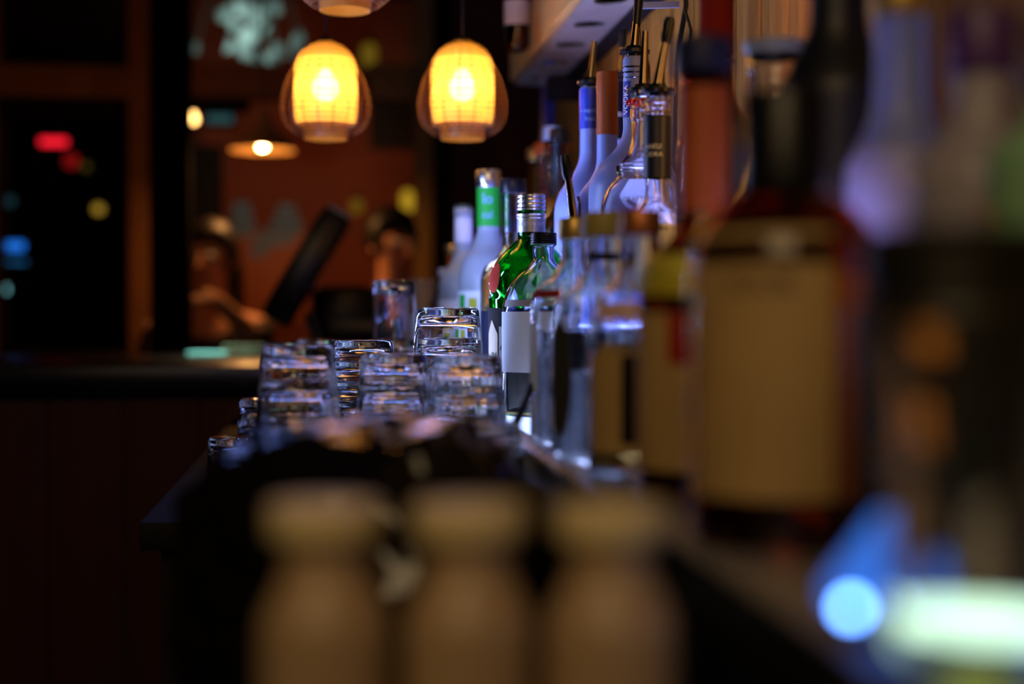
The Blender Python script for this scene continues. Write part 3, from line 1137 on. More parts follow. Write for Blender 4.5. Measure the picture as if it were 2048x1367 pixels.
# green bottle
gp = [(0, .003), (.038, .0025), (.044, 0), (.049, .0015), (.0505, .007), (.0505, .125), (.0515, .130), (.0515, .134), (.050, .138)] + \
    smoothp([(.050, .142), (.0505, .155), (.047, .170), (.037, .185), (.024, .198), (.0168, .206), (.0162, .212)], 4) + [(.0160, .238), (.0160, .256)]
rt, pr_, fa = bottle('dark green rounded bottle with ridged silver screw cap and red seal', 1062, 1.715, .256, .05, .016, .14, .2, M['green'],
                     group=G, prof=gp, liquid=None)
bm = bmesh.new()
z0 = .2395
cpf = [(0, z0), (.0168, z0)]
for (za, r_) in [(.000, .0170), (.0018, .0176), (.0038, .0168), (.0055, .0176), (.0075, .0176), (.0092, .0168), (.0105, .0176), (.0135, .0176), (.0150, .0168), (.0168, .0174), (.0182, .0172), (.0196, .0160)]:
    cpf.append((r_, z0 + za))
cpf.append((0, z0 + .0196))
lathe(bm, cpf, 64)
link('cap', bm, M['silver'], rt)
o = band('neck_collar', pr_, .213, .2355, -180, 180, M['collar'], rt, seg=48, off=.0006)
bm = bmesh.new()
torus(bm, .0172, .2345, .0011, 48, 6)
torus(bm, .0172, .2300, .0008, 48, 6)
link('collar_ridge', bm, M['silver'], rt)
lettering('lettering', 'LONDON DRY', .0062, M['inkwhite'], rt, [(.0167, 0), (.0167, .3)], fa, .2225, off=.0006)
lettering('lettering', '. . . . . . . . .', .0050, M['ink'], rt, [(.0167, 0), (.0167, .3)], fa, .2270, off=.0006)
# red seal on the shoulder
bm = bmesh.new()
N = 20
ang0 = fa - 62
ring = []
for k in range(N):
    t_ = 2 * PI * k / N
    z = .158 + .018 * math.sin(t_)
    a_ = R(ang0 + 15 * math.cos(t_))
    r_ = rat(gp, z) + .0012
    ring.append(bm.verts.new((r_ * math.cos(a_), r_ * math.sin(a_), z)))
r_ = rat(gp, .158) + .003
cvt = bm.verts.new((r_ * math.cos(R(ang0)), r_ * math.sin(R(ang0)), .158))
for k in range(N):
    bm.faces.new((ring[k], ring[(k + 1) % N], cvt))
o = link('wax_seal', bm, M['redlab'], rt, recalc=False)
o['label'] = 'dark red oval seal'
band('back_label', pr_, .012, .122, fa - 120, fa + 60, M['ink'], rt)
o = band('label', pr_, .015, .108, fa - 78, fa - 50, M['cream'], rt, off=.001, top=lambda u: .82 + .18 * (1 - abs(2 * u - 1)))
o['label'] = 'cream pointed paper label'
band('side_label', pr_, .015, .100, fa - 47, fa + 20, mat('grey_label', (0.26, 0.25, 0.22), 0.6), rt, off=.001)
lettering('lettering', 'RI', .0145, M['ink'], rt, pr_, fa - 58, .064, off=.0016)
lettering('lettering', 'N', .0145, M['ink'], rt, pr_, fa - 54, .046, off=.0016)
lettering('lettering', 'me', .012, M['ink'], rt, pr_, fa - 38, .076, off=.0016, shear=.5)
bm = bmesh.new()
torus(bm, .0515, .132, .0006, 56, 5)
link('shoulder_rim', bm, M['green'], rt)

# clear bottle with black cap, pale yellow spirit
rt, pr_, fa = bottle('clear bottle with plain black cap and pale yellow spirit', 1026, 1.93, .297, .0445, .0150, .165, .205,
                     M['glass'], cap=(.0185, .020, M['black'], 'plain'), liquid=M['olivespirit'], fill=.76, group=G)
band('label', pr_, .03, .12, fa - 80, fa + 80, M['navylab'], rt)
# silver capped bottle with green neck label
rt, pr_, fa = bottle('frosted pale bottle with silver cap and bright green neck label', 977, 2.10, .327, .0445, .0165, .175, .235,
                     M['frostwhite'], cap=(.0190, .026, M['silver'], 'plain'), group=G)
o = band('neck_label', pr_, .245, .302, -180, 180, M['greenlab'], rt, seg=40)
o['label'] = 'green neck label'
lettering('lettering', 'lo', .022, M['inkblue'], rt, pr_, fa - 5, .285)
lettering('lettering', 'cal', .016, M['inkblue'], rt, pr_, fa - 5, .262)
o = band('label', pr_, .03, .15, fa - 100, fa + 60, M['white'], rt)
for (a_, z0, z1, m_) in [(-58, .08, .145, 'greenlab'), (-30, .08, .14, 'limelab'), (-30, .035, .07, 'greenlab')]:
    band('label_block', pr_, z0, z1, fa + a_ - 9, fa + a_ + 9, M[m_], rt, off=.001)
# further bottles
rt, pr_, fa = bottle('pale bottle with dark green cap and white neck left of the green label one', 927, 2.28, .290, .040, .0135, .165, .215,
                     M['frostwhite'], cap=(.0145, .016, mat('dark_teal_cap', (0.01, 0.05, 0.05), 0.4), 'plain'), group=G)
band('neck_label', pr_, .232, .272, -180, 180, M['white'], rt, seg=36)
band('label', pr_, .03, .14, fa - 90, fa + 70, M['white'], rt)
band('label_block', pr_, .06, .12, fa - 55, fa - 30, M['greenlab'], rt, off=.001)
rt, pr_, fa = bottle('small clear bottle with gold cap behind the pale ones', 905, 2.44, .235, .036, .0125, .135, .180,
                     M['glass'], cap=(.0140, .015, M['gold'], 'plain'), liquid=M['vodka'], fill=.7, group=G)
band('label', pr_, .03, .12, fa - 90, fa + 70, M['white'], rt)
rt, pr_, fa = bottle('furthest small bottle with lilac label and red mark', 891, 2.60, .200, .034, .0120, .125, .160,
                     M['glass'], cap=(.0135, .014, M['white'], 'plain'), liquid=M['vodka'], fill=.6, group=G)
band('label', pr_, .03, .115, fa - 90, fa + 70, mat('lilac_paper', (0.55, 0.45, 0.62), 0.6), rt)
band('label_block', pr_, .07, .10, fa - 30, fa - 8, M['redlab'], rt, off=.001)

# bottle with a black tipped pourer, between the small clear one and the red striped one
rt, pr_, fa = bottle('clear slim bottle with a black tipped pourer', 1148, 1.475, .198, .030, .0115, .110, .150,
                     M['glass'], liquid=M['vodka'], fill=.5, group=G)
pourer(rt, .198, lean=R(9), ang=R(200), length=.062, tip=True)
# red striped bottle
rt, pr_, fa = bottle('clear round bottle with gold cap and red shoulder stripe', 1150, 1.27, .196, .040, .0130, .122, .158,
                     M['glassold'], cap=(.0155, .018, M['gold'], 'plain'), liquid=M['vodka'], fill=.5, group=G)
o = band('shoulder_stripe', pr_, .127, .134, fa - 100, fa - 20, M['redlab'], rt, off=.0008)
o['label'] = 'red shoulder stripe'
band('label', pr_, .045, .105, fa - 100, fa - 55, M['white'], rt)
# oval panel bottle
rt, pr_, fa = bottle('stout clear bottle with olive cap and dark oval label', 1210, 1.12, .190, .0435, .0150, .105, .150,
                     M['glassold'], cap=(.0185, .019, M['olive'], 'plain'), liquid=M['vodka'], fill=.36, group=G)
bm = bmesh.new()
N = 28
pv = []
for s_ in (0.0006, .0012):
    ring = [bm.verts.new(((rat(pr_, .062) + s_) * math.cos(R(fa - 52 + 17 * math.cos(2 * PI * k / N))),
                          (rat(pr_, .062) + s_) * math.sin(R(fa - 52 + 17 * math.cos(2 * PI * k / N))),
                          .062 + .045 * math.sin(2 * PI * k / N))) for k in range(N)]
    pv.append(ring)
bm.faces.new(pv[1])
bm.faces.new(pv[0][::-1])
for k in range(N):
    j = (k + 1) % N
    bm.faces.new((pv[0][k], pv[0][j], pv[1][j], pv[1][k]))
bmesh.ops.triangulate(bm, faces=[f for f in bm.faces if len(f.verts) > 4])
o = link('oval_label', bm, mat('dark_olive_paper', (0.03, 0.028, 0.014), 0.6), rt)
o['label'] = 'dark oval label'
band('neck_ring', pr_, .155, .160, -180, 180, M['ink'], rt, seg=36)
band('label', pr_, .03, .09, fa - 15, fa + 80, M['tan'], rt)
# pinkish bottle
rt, pr_, fa = bottle('clear bottle with copper cap and near black label', 1282, .99, .182, .0375, .0130, .104, .146,
                     M['glassold'], cap=(.0150, .018, mat('copper_cap', (0.45, 0.16, 0.05), 0.4, metal=.6), 'plain'), liquid=M['whiskey'], fill=.45, group=G)
band('label', pr_, .018, .086, fa - 62, fa + 12, M['tan'], rt)
band('dark_label', pr_, .024, .084, fa - 20, fa + 24, M['ink'], rt, off=.001)
band('pink_band', pr_, .108, .120, fa - 60, fa + 60, mat('pink_tint', (0.62, 0.42, 0.45), 0.5), rt)  # pink band round the front of the shoulder
# amber neck foil bottle
rt, pr_, fa = bottle('brown spirit bottle with orange neck foil and yellow shoulder band', 1405, .855, .262, .0395, .0145, .130, .168,
                     M['brownglass'], liquid=None, group=G)
o = band('neck_foil', pr_, .172, .246, -180, 180, M['orangelab'], rt, seg=40)
o = band('shoulder_band', pr_, .122, .146, fa - 80, fa + 80, mat('mustard_paper', (0.40, 0.34, 0.02), 0.55), rt)
band('label', pr_, .02, .112, fa - 75, fa + 75, M['tan'], rt)
band('label_block', pr_, .022, .070, fa + 4, fa + 24, M['limelab'], rt, off=.001)
band('label_block', pr_, .082, .112, fa - 30, fa + 30, M['redlab'], rt, off=.001)
bm = bmesh.new()
lathe(bm, [(0, .255), (.0175, .255), (.018, .258), (.018, .274), (.016, .276), (0, .276)], 36)
link('cap', bm, M['navylab'], rt)
# whiskey with big tan label and black cap
wp = [(0, .003), (.034, .0025), (.040, 0), (.0445, .0015), (.046, .007), (.046, .118)] + \
    smoothp([(.046, .122), (.0455, .138), (.041, .152), (.031, .164), (.020, .172), (.0165, .178)], 4) + [(.0162, .186), (.0162, .200)]
rt, pr_, fa = bottle('round shouldered amber bottle with large tan label and black cap', 1568, .700, .200, .046, .0162, .13, .17, M['amber'],
                     group=G, prof=wp, liquid=M['whiskey'], fill=.80)
band('label', pr_, .024, .150, fa - 62, fa + 30, M['tan'], rt)
band('glow_band', pr_, .024, .128, fa + 33, fa + 52, mat('glow_rust', (0.45, 0.11, 0.01), 0.5), rt)  # rust colour paints the amber glow along the right edge
bm = bmesh.new()
lathe(bm, [(0, .168), (.0172, .168), (.0215, .172), (.0215, .216), (.020, .219), (0, .219)], 44)
link('cap', bm, M['black'], rt)
lettering('lettering', 'SOUR', .013, M['ink'], rt, pr_, fa - 14, .124)
# short dark jar
rt, pr_, fa = bottle('short near black jar with lid and two orange patches', 1905, .520, .138, .037, .030, .112, .122, mat('dark_jar', (0.012, 0.010, 0.005), 0.4),
                     cap=(.033, .018, M['blackmatte'], 'plain'), group=G)
for (a_, z_, w_) in [(-16, .096, 10), (-28, .072, 10)]:  # two small orange patches on the jar front
    o = band('patch', pr_, z_ - .007, z_ + .007, fa + a_ - w_, fa + a_ + w_, mat('orange_patch', (0.85, 0.35, 0.06), 0.5), rt, off=.0008)
    o['label'] = 'orange patch'

# ================================================================== TALL REAR ROW on the step
RZ = LZ + .10
G2 = 'tall bottles on the rear step'


def neck_prof(h, rb, rn, sh0, nk0):
    return [(0, .003), (rb * .74, .0025), (rb * .86, 0), (rb * .96, .0015), (rb, .007), (rb, sh0 * .5), (rb, sh0 - .004)] + \
        smoothp([(rb, sh0), (rb * .97, sh0 + (nk0 - sh0) * .22), (rb * .80, sh0 + (nk0 - sh0) * .48), (rn + (rb - rn) * .28, sh0 + (nk0 - sh0) * .74), (rn * 1.08, nk0), (rn, nk0 + .02)], 5) + \
        [(rn * .96, h - .02), (rn * 1.02, h - .018), (rn * 1.02, h - .003), (rn * .95, h)]


def rear(label, px, d, pytop, rb, rn, sh0, nk0, glass, cap=None, liquid=None, fill=.5, t=.0026):
    h = P(px, pytop, d).z - RZ
    return (*bottle(label, px, d, h, rb, rn, sh0 * h, nk0 * h, glass, zb=RZ, cap=cap, liquid=liquid, fill=fill, group=G2,
                    prof=neck_prof(h, rb, rn, sh0 * h, nk0 * h), t=t), h)


# blue foil frosted bottle
rt, pr_, fa, h = rear('frosted bottle with deep blue neck foil and gold pourer', 1180, 1.83, 178, .046, .0130, .46, .70, M['frost'])
band('neck_foil', pr_, h * .825, h - .002, -180, 180, M['bluelab'], rt, seg=40)
lettering('lettering', '~ vanil ~', .0085, M['inkblue'], rt, pr_, fa, h * .90)
lettering('lettering', 'frais', .0080, M['inkblue'], rt, pr_, fa, h * .865)
pourer(rt, h, lean=R(6), ang=R(0), length=.050, flange=.0165)
# orange foil bottle
rt, pr_, fa, h = rear('frosted bottle with orange neck foil between the blue foil one and the tallest', 1214, 1.735, 152, .040, .0125, .44, .64, M['frost'])
band('neck_foil', pr_, h * .76, h - .001, -180, 180, M['orangelab'], rt, seg=40)
bm = bmesh.new()
lathe(bm, [(0, h - .001), (.0128, h - .001), (.0128, h + .003), (0, h + .003)], 32)
link('cap', bm, M['orangelab'], rt)
# dark foil bottle further back
rt, pr_, fa, h = rear('frosted bottle with near black neck foil at the wall', 1240, 1.93, 165, .038, .0115, .46, .64, M['frost'])
band('neck_foil', pr_, h * .76, h - .001, -180, 180, M['ink'], rt, seg=40)
lettering('lettering', 'X O', .0075, M['inkwhite'], rt, pr_, fa - 20, h * .86)
pourer(rt, h, lean=R(4), ang=R(0), length=.052, flange=.0140, tip=True)
# tallest frosted bottle
rt, pr_, fa, h = rear('tallest frosted bottle with long neck and steel pourer', 1268, 1.62, 118, .052, .0128, .49, .71, M['frost'])
band('neck_label', pr_, h * .775, h - .028, fa - 75, fa - 20, M['bluelab'], rt)
lettering('lettering', 'VODKA', .0095, M['inkwhite'], rt, pr_, fa - 45, h * .84, vertical=True)
bm = bmesh.new()
for z_ in (h - .024, h - .018, h - .012):
    torus(bm, .0136, z_, .0009, 40, 6)
link('neck_ring', bm, M['glass'], rt)
pourer(rt, h, lean=R(5), ang=R(0), length=.085, flange=.0175, tip=True, tl=.062)
# clear bottle with red beads and feather label
h4 = P(1286, 200, 1.49).z - RZ
cp4 = [(0, .003), (.034, .0025), (.040, 0), (.044, .0015), (.0455, .007), (.0455, .10)] + \
    smoothp([(.0455, .104), (.0450, .122), (.040, .140), (.030, .153), (.0265, .157)], 4) + \
    [(.0265, .160), (.0285, .1615), (.0285, .168), (.026, .170)] + smoothp([(.026, .170), (.018, .178), (.0135, .190), (.0125, .205)], 4) + \
    [(.0122, h4 - .024), (.0140, h4 - .022), (.0140, h4 - .012), (.0122, h4 - .010), (.0120, h4)]
rt, pr_, fa = bottle('clear round shouldered bottle with red beaded neck and dark feather label', 1286, 1.485, h4, .045, .0125, .1, .2, M['glass'], zb=RZ,
                     group=G2, prof=cp4, liquid=M['vodka'], fill=.42)
bd = bmesh.new()
for k in range(14):
    a_ = 2 * PI * k / 14
    r = bmesh.ops.create_icosphere(bd, subdivisions=2, radius=.0030, matrix=Matrix.Translation((.0158 * math.cos(a_), .0158 * math.sin(a_), h4 - .0045)))
o = link('bead_ring', bd, M['redbead'], rt)
o['label'] = 'ring of small red beads'
pourer(rt, h4 + .0015, lean=R(2), ang=R(0), length=.058, flange=.0175)
o = band('label', pr_, .035, .118, fa - 6, fa + 75, M['white'], rt)
o = band('small_label', pr_, .035, .094, fa - 62, fa - 26, M['cream'], rt)
lettering('lettering', 'CRAFT VODKA', .0072, M['inkred'], rt, pr_, fa + 4, .1300, off=.0007)
lettering('lettering', 'Ar', .012, M['ink'], rt, pr_, fa - 44, .083, off=.0014, shear=.4)
for (a_, z_, w_, l_, lean_) in [(-4, .106, .0045, .024, .5), (-20, .092, .0035, .018, -.35), (10, .092, .004, .022, .3)]:
    bm = bmesh.new()
    N = 8
    A, B = [], []
    for k in range(N + 1):
        u = k / N
        zz = z_ + (u - .5) * l_
        wdt = w_ * math.sin(PI * min(1, u * .9 + .05)) ** .8
        for (lst, sg) in ((A, -1), (B, 1)):
            rr_ = .0475
            an = R(fa + a_) + ((u - .5) * l_ * lean_ + sg * wdt * .5) / rr_
            rr_ = rat(pr_, zz) + .0016
            lst.append(bm.verts.new((rr_ * math.cos(an), rr_ * math.sin(an), zz)))
    for k in range(N):
        bm.faces.new((A[k], B[k], B[k + 1], A[k + 1]))
    bmesh.ops.solidify(bm, geom=list(bm.faces), thickness=-.0004)
    link('feather_print', bm, M['ink'], rt)
# dark foil bottle with black tipped pourer
rt, pr_, fa, h = rear('clear bottle with wide navy neck label and black tipped pourer', 1314, 1.395, 198, .0345, .0118, .40, .56, M['glass'],
                      liquid=M['vodka'], fill=.4)
band('neck_label', [(.0128, 0), (.0128, 1)], h * .65, h - .018, -180, 180, M['navylab'], rt, seg=40)
lettering('lettering', 'HAKU', .0068, M['inkwhite'], rt, [(.0128, 0), (.0128, 1)], fa - 22, h - .049)
lettering('lettering', 'VODKA', .0060, M['inkwhite'], rt, [(.0128, 0), (.0128, 1)], fa - 22, h - .0565)
bm = bmesh.new()
torus(bm, .0130, h - .061, .0003, 40, 4)
link('printed_line', bm, M['inkwhite'], rt)
bm = bmesh.new()
for z_ in (h - .015, h - .009, h - .004):
    torus(bm, .0125, z_, .0012, 40, 6)
link('screw_thread', bm, M['glass'], rt)
pourer(rt, h, lean=R(10), ang=R(-8), length=.060, flange=.0175, tip=True)
band('label', pr_, .03, .10, fa - 70, fa + 70, M['white'], rt)
# dark red neck bottle
rt, pr_, fa, h = rear('dark red bottle with wax covered neck at the wall', 1432, 1.24, -40, .036, .0150, .50, .66, M['brownglass'])
band('wax_neck', pr_, h * .78, h - .001, -180, 180, M['redlab'], rt, seg=36)
bm = bmesh.new()
torus(bm, .0155, h * .76, .0016, 36, 6)
link('neck_ring', bm, M['collar'], rt)
band('label', pr_, .02, .12, fa - 70, fa + 70, M['ink'], rt)
# wide mouthed decanter
rt, pr_, fa, h = rear('squat clear decanter of amber spirit with flared blue lit lip', 1548, 1.06, 92, .034, .0200, .40, .62, M['glass'], liquid=M['whiskey'], fill=.62)
bm = bmesh.new()
lathe(bm, [(.0195, h - .010), (.0235, h - .002), (.0238, h), (.0230, h + .001), (.0190, h - .008), (.0195, h - .010)], 44)
bmesh.ops.remove_doubles(bm, verts=bm.verts, dist=1e-6)
link('lip', bm, M['frostwhite'], rt)
band('label', pr_, .02, .07, fa - 60, fa + 60, M['orangelab'], rt)
# black bottle
rt, pr_, fa, h = rear('tall all black bottle beside the amber decanter', 1672, .935, -90, .038, .0175, .60, .80, mat('black_bottle', (0.005, 0.005, 0.007), 0.45),
                      cap=(.0195, .03, M['black'], 'plain'))
# near lilac and pale bottles, far out of focus
rt, pr_, fa, h = rear('pale lilac bottle near the right edge, lit violet', 1800, .790, -60, .030, .0145, .42, .62, M['frost'], cap=(.0165, .03, M['gold'], 'plain'))
band('label', pr_, .03, .10, fa - 70, fa + 70, mat('lilac_label', (0.35, 0.32, 0.5), 0.6), rt)
rt, pr_, fa, h = rear('pale grey bottle with yellow tag nearest the right edge', 1960, .690, 40, .034, .014, .45, .70, mat('grey_glaze', (0.30, 0.27, 0.33), 0.35), cap=(.016, .03, mat('violet_cap', (0.08, 0.03, 0.16), 0.4), 'plain'))
rt, pr_, fa, h = rear('green glazed bottle cut off by the right edge', 2120, .615, 60, .032, .0135, .55, .72, mat('mint_glaze', (0.22, 0.42, 0.25), 0.35), cap=(.016, .03, M['navylab'], 'plain'))

# things at the wall above the bottles
p = P(1322, 10, 1.72)
o = boxo('price_tag', -.022, .022, -.0005, .0005, -.008, .008, mat('tag_paper', (0.45, 0.48, 0.70), 0.6), None, 0)
o.location = p
o.rotation_euler = (R(-50), 0, R(-15))
tag(o, 'small pale blue paper tag under the upper shelf', 'tag')
bm = bmesh.new()
tube(bm, [tuple(P(1368, -60, 1.72)), tuple(P(1372, 10, 1.70)), tuple(P(1362, 70, 1.69)), tuple(P(1354, 130, 1.70)), tuple(P(1350, 230, 1.70)), tuple(P(1350, 420, 1.72))], .0032, 8)
o = link('cable', bm, M['cable'])
tag(o, 'thick black cable hanging down the plank wall', 'cable')
bm = bmesh.new()
tube(bm, [tuple(P(1370, -60, 1.66)), tuple(P(1370, 20, 1.66)), tuple(P(1382, 60, 1.65)), tuple(P(1378, 110, 1.66)), tuple(P(1372, 200, 1.68))], .0018, 8)
o = link('cable', bm, M['cable'])
tag(o, 'thin black cable curving beside the thick one', 'cable')
# amber flask hung in front of the shelf edge
q = P(1035, 106, 2.40)
rt = thing('hanging_flask', 'amber round bottomed flask with pale top hanging before the honey shelf edge', 'bottle', tuple(q))
up = smoothp([(0, 0), (.012, .003), (.0195, .010), (.0215, .022)], 4) + [(.0215, .036), (.0215, .085)] + smoothp([(.0215, .088), (.018, .10), (.011, .11)], 4) + [(.011, .14)]
bm = bmesh.new()
shell(bm, up, .0020, .006, 40)
link('glass_body', bm, M['brownglass'], rt)
band('label', up, .045, .086, -180, 180, mat('grey_paper', (0.50, 0.42, 0.38), .6), rt, seg=36)
bm = bmesh.new()
lathe(bm, [(0, .138), (.0135, .138), (.0135, .150), (0, .151)], 28)
link('cap', bm, M['black'], rt)
bm = bmesh.new()
dx = .345 - q.x
tube(bm, [(.0, 0, .150), (0, 0, .172), (dx * .5, 0, .176), (dx, 0, .170), (dx, 0, SZ0 + .06 - q.z)], .0016, 8)
link('wire_hook', bm, M['black'], rt)

# warm coloured far bottles at the end of the rear step
G3 = G2
for (px_, d_, pyt, rb_, gl, capm, lb) in [(1118, 2.13, 262, .036, 'brownglass', 'black', 'brown bottle with black cap left of the blue foil one'),
                                          (1104, 2.28, 258, .033, 'amber', 'inkblue', 'amber bottle with pale blue cap in the rear row'),
                                          (1085, 2.44, 290, .032, 'amber', 'orangelab', 'amber bottle with orange cap in the rear row'),
                                          (1070, 2.62, 300, .032, 'olivespirit', 'gold', 'straw yellow bottle with gold cap at the end of the rear row')]:
    rt, pr_, fa, h = rear(lb, px_, d_, pyt, rb_, .0125, .46, .64, M[gl], cap=(.015, .022, M[capm], 'plain'))
    band('label', pr_, .03, .11, fa - 90, fa + 90, M['orangelab' if capm != 'gold' else 'tan'], rt)

# ================================================================== NEAR FOREGROUND
# black bin liner bundled over a round tub
pc = P(735, 640, .86)
bg = thing('lined_tub', 'round tub under a crumpled glossy black bin liner', 'tub', (pc.x, pc.y, GZ + .0006))
bm = bmesh.new()
from mathutils import noise
Hb = P(735, 842, .86).z - GZ
segA, segR = 96, 26
prof = smoothp([(0, Hb), (.035, Hb * .99), (.066, Hb * .955), (.092, Hb * .84), (.110, Hb * .64), (.117, Hb * .40), (.116, Hb * .2), (.114, 0)], 5)
ring0 = None
rings = []
for (r, z) in prof:
    if r < 1e-5:
        rings.append([bm.verts.new((0, 0, z))])
        continue
    ring = []
    for i in range(segA):
        a_ = 2 * PI * i / segA
        v = Vector((r * math.cos(a_), r * math.sin(a_), z))
        n1 = noise.noise(v * 28) * .0085 + noise.noise(v * 60 + Vector((5, 2, 1))) * .005
        k_ = 1.0 if z > .02 else z / .02
        rr = r + n1 * k_ * (1 if r < .117 else .5)
        ring.append(bm.verts.new((rr * math.cos(a_), rr * math.sin(a_), z + n1 * k_)))
    rings.append(ring)
for A, B in zip(rings, rings[1:]):
    for i in range(segA):
        j = (i + 1) % segA
        if len(A) == 1:
            bm.faces.new((A[0], B[i], B[j]))
        else:
            bm.faces.new((A[i], A[j], B[j], B[i]))
bmesh.ops.recalc_face_normals(bm, faces=bm.faces)
link('bin_liner', bm, M['bag'], bg, autos=None)
bm = bmesh.new()
lathe(bm, [(0, .001), (.098, .001), (.102, .004), (.106, Hb * .5), (.103, Hb * .5), (.099, .006), (0, .006)], 48)
link('tub', bm, M['blackmatte'], bg)

# three cream capped bottles at the near edge
for (px_, d_, pyt, rb_, lb) in [(650, .515, 1004, .0235, 'milky bottle with cream cap, leftmost of the near blurred ones'),
                                (938, .515, 1004, .0235, 'milky bottle with cream cap, middle of the near blurred ones'),
                                (1222, .515, 1008, .0240, 'milky bottle with cream cap, right of the near blurred ones')]:
    h = P(px_, pyt, d_).z - GZ - .0006
    hb = h
    pf = [(0, .003), (rb_ * .8, .002), (rb_ * .9, 0), (rb_, .004), (rb_, h - .056)] + \
        smoothp([(rb_, h - .050), (rb_ * .97, h - .042), (rb_ * .80, h - .033), (rb_ * .66, h - .026), (rb_ * .62, h - .020)], 4) + [(rb_ * .62, h - .002)]
    rt, pr_, fa = bottle(lb, px_, d_, h, rb_, .012, .08, .1, M['beigebottle'], zb=GZ, prof=pf, group='cream capped bottles at the near edge')
    bm = bmesh.new()
    cr = .0205
    lathe(bm, [(0, h - .0125), (cr * .97, h - .0125), (cr, h - .011), (cr, h - .0015), (cr * .94, h), (0, h)], 44)
    link('cap', bm, M['tanlight'], rt)
    band('round_label', pr_, .02, h - .066, fa - 45, fa + 45, mat('brown_label', (0.10, 0.06, 0.03), .6), rt, top=lambda u: math.sin(PI * min(.999, max(.001, u))) ** .5 * .9 + .1)
o = None
# amber rounded bottle lower right of them
rt, pr_, fa = bottle('low amber bottle at the bottom edge right of the cream capped ones', 1500, .40, .085, .024, .011, .055, .070, M['amber'], zb=GZ,
                     cap=(.013, .012, M['gold'], 'plain'), liquid=M['whiskey'], fill=.6)

# blue tube with its sheen put in as emission, and lit glass at the near end of the ledge
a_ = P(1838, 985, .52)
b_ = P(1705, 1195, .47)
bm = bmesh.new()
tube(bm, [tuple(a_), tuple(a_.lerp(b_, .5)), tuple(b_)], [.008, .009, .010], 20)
o = link('sheen_tube', bm, mat('blue_tube', (0.05, 0.15, 0.5), 0.3, emit=(0.03, 0.16, 0.72), es=.95, var=0))
tag(o, 'leaning blue tube with its lit sheen added as glow at the near end of the ledge', 'light')
p = b_.lerp(a_, -.04)
bm = bmesh.new()
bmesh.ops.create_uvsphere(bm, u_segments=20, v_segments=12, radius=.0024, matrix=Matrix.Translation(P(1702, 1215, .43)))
o = link('highlight_bead', bm, glowm('highlight_blue', (0.13, 0.34, 1.0), 26))  # emissive bead added for the specular highlight
tag(o, 'small blue glowing bead added as a highlight at the foot of the blue tube', 'light')
pg = P(1965, 1300, .40)
gl = thing('lit_tumbler', 'small tumbler glowing pale green at the lower right corner', 'glass', (pg.x, pg.y, pg.z))
bm = bmesh.new()
lathe(bm, [(0, 0), (.023, 0), (.0245, .002), (.028, .090), (.0265, .090), (.0165, .008), (0, .007)], 40)
link('glass_wall', bm, M['glass'], gl)
bm = bmesh.new()
lathe(bm, [(0, .0075), (.0215, .0082), (.0225, .014), (0, .0145)], 32)
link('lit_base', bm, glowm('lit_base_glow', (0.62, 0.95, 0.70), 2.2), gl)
bm = bmesh.new()
bmesh.ops.create_icosphere(bm, subdivisions=3, radius=.009, matrix=Matrix.Translation((-.006, -.008, .0)))
for v in bm.verts:
    v.co.z *= .6
    v.co.z -= .010
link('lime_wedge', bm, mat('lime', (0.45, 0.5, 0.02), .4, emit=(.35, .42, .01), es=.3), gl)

# ================================================================== PEOPLE (far, blurred)
mskin = mat('skin', (0.75, 0.36, 0.22), 0.5, var=0.06, scale=20)
mcloth = mat('dark_cloth', (0.022, 0.014, 0.014), 0.8, var=0.2)
mhair = mat('dark_hair', (0.012, 0.008, 0.006), 0.5, var=0.2)


def skinned(name, verts, edges, radii, m, parent, sub=2, root=0):
    me = bpy.data.meshes.new(name)
    me.from_pydata([tuple(v) for v in verts], edges, [])
    ob = bpy.data.objects.new(name, me)
    COL.objects.link(ob)
    sk = ob.modifiers.new('skin', 'SKIN')
    for i, r in enumerate(radii):
        me.skin_vertices[0].data[i].radius = (r, r) if not isinstance(r, tuple) else r
        me.skin_vertices[0].data[i].use_root = (i == root)
    s = ob.modifiers.new('sub', 'SUBSURF')
    s.levels = sub
    s.render_levels = sub
    bpy.context.view_layer.update()
    ev = ob.evaluated_get(bpy.context.evaluated_depsgraph_get())
    m2 = bpy.data.meshes.new_from_object(ev)
    bpy.data.objects.remove(ob)
    m2.materials.clear()
    m2.materials.append(m)
    for p_ in m2.polygons:
        p_.use_smooth = True
    o = bpy.data.objects.new(name, m2)
    COL.objects.link(o)
    o.parent = parent
    return o


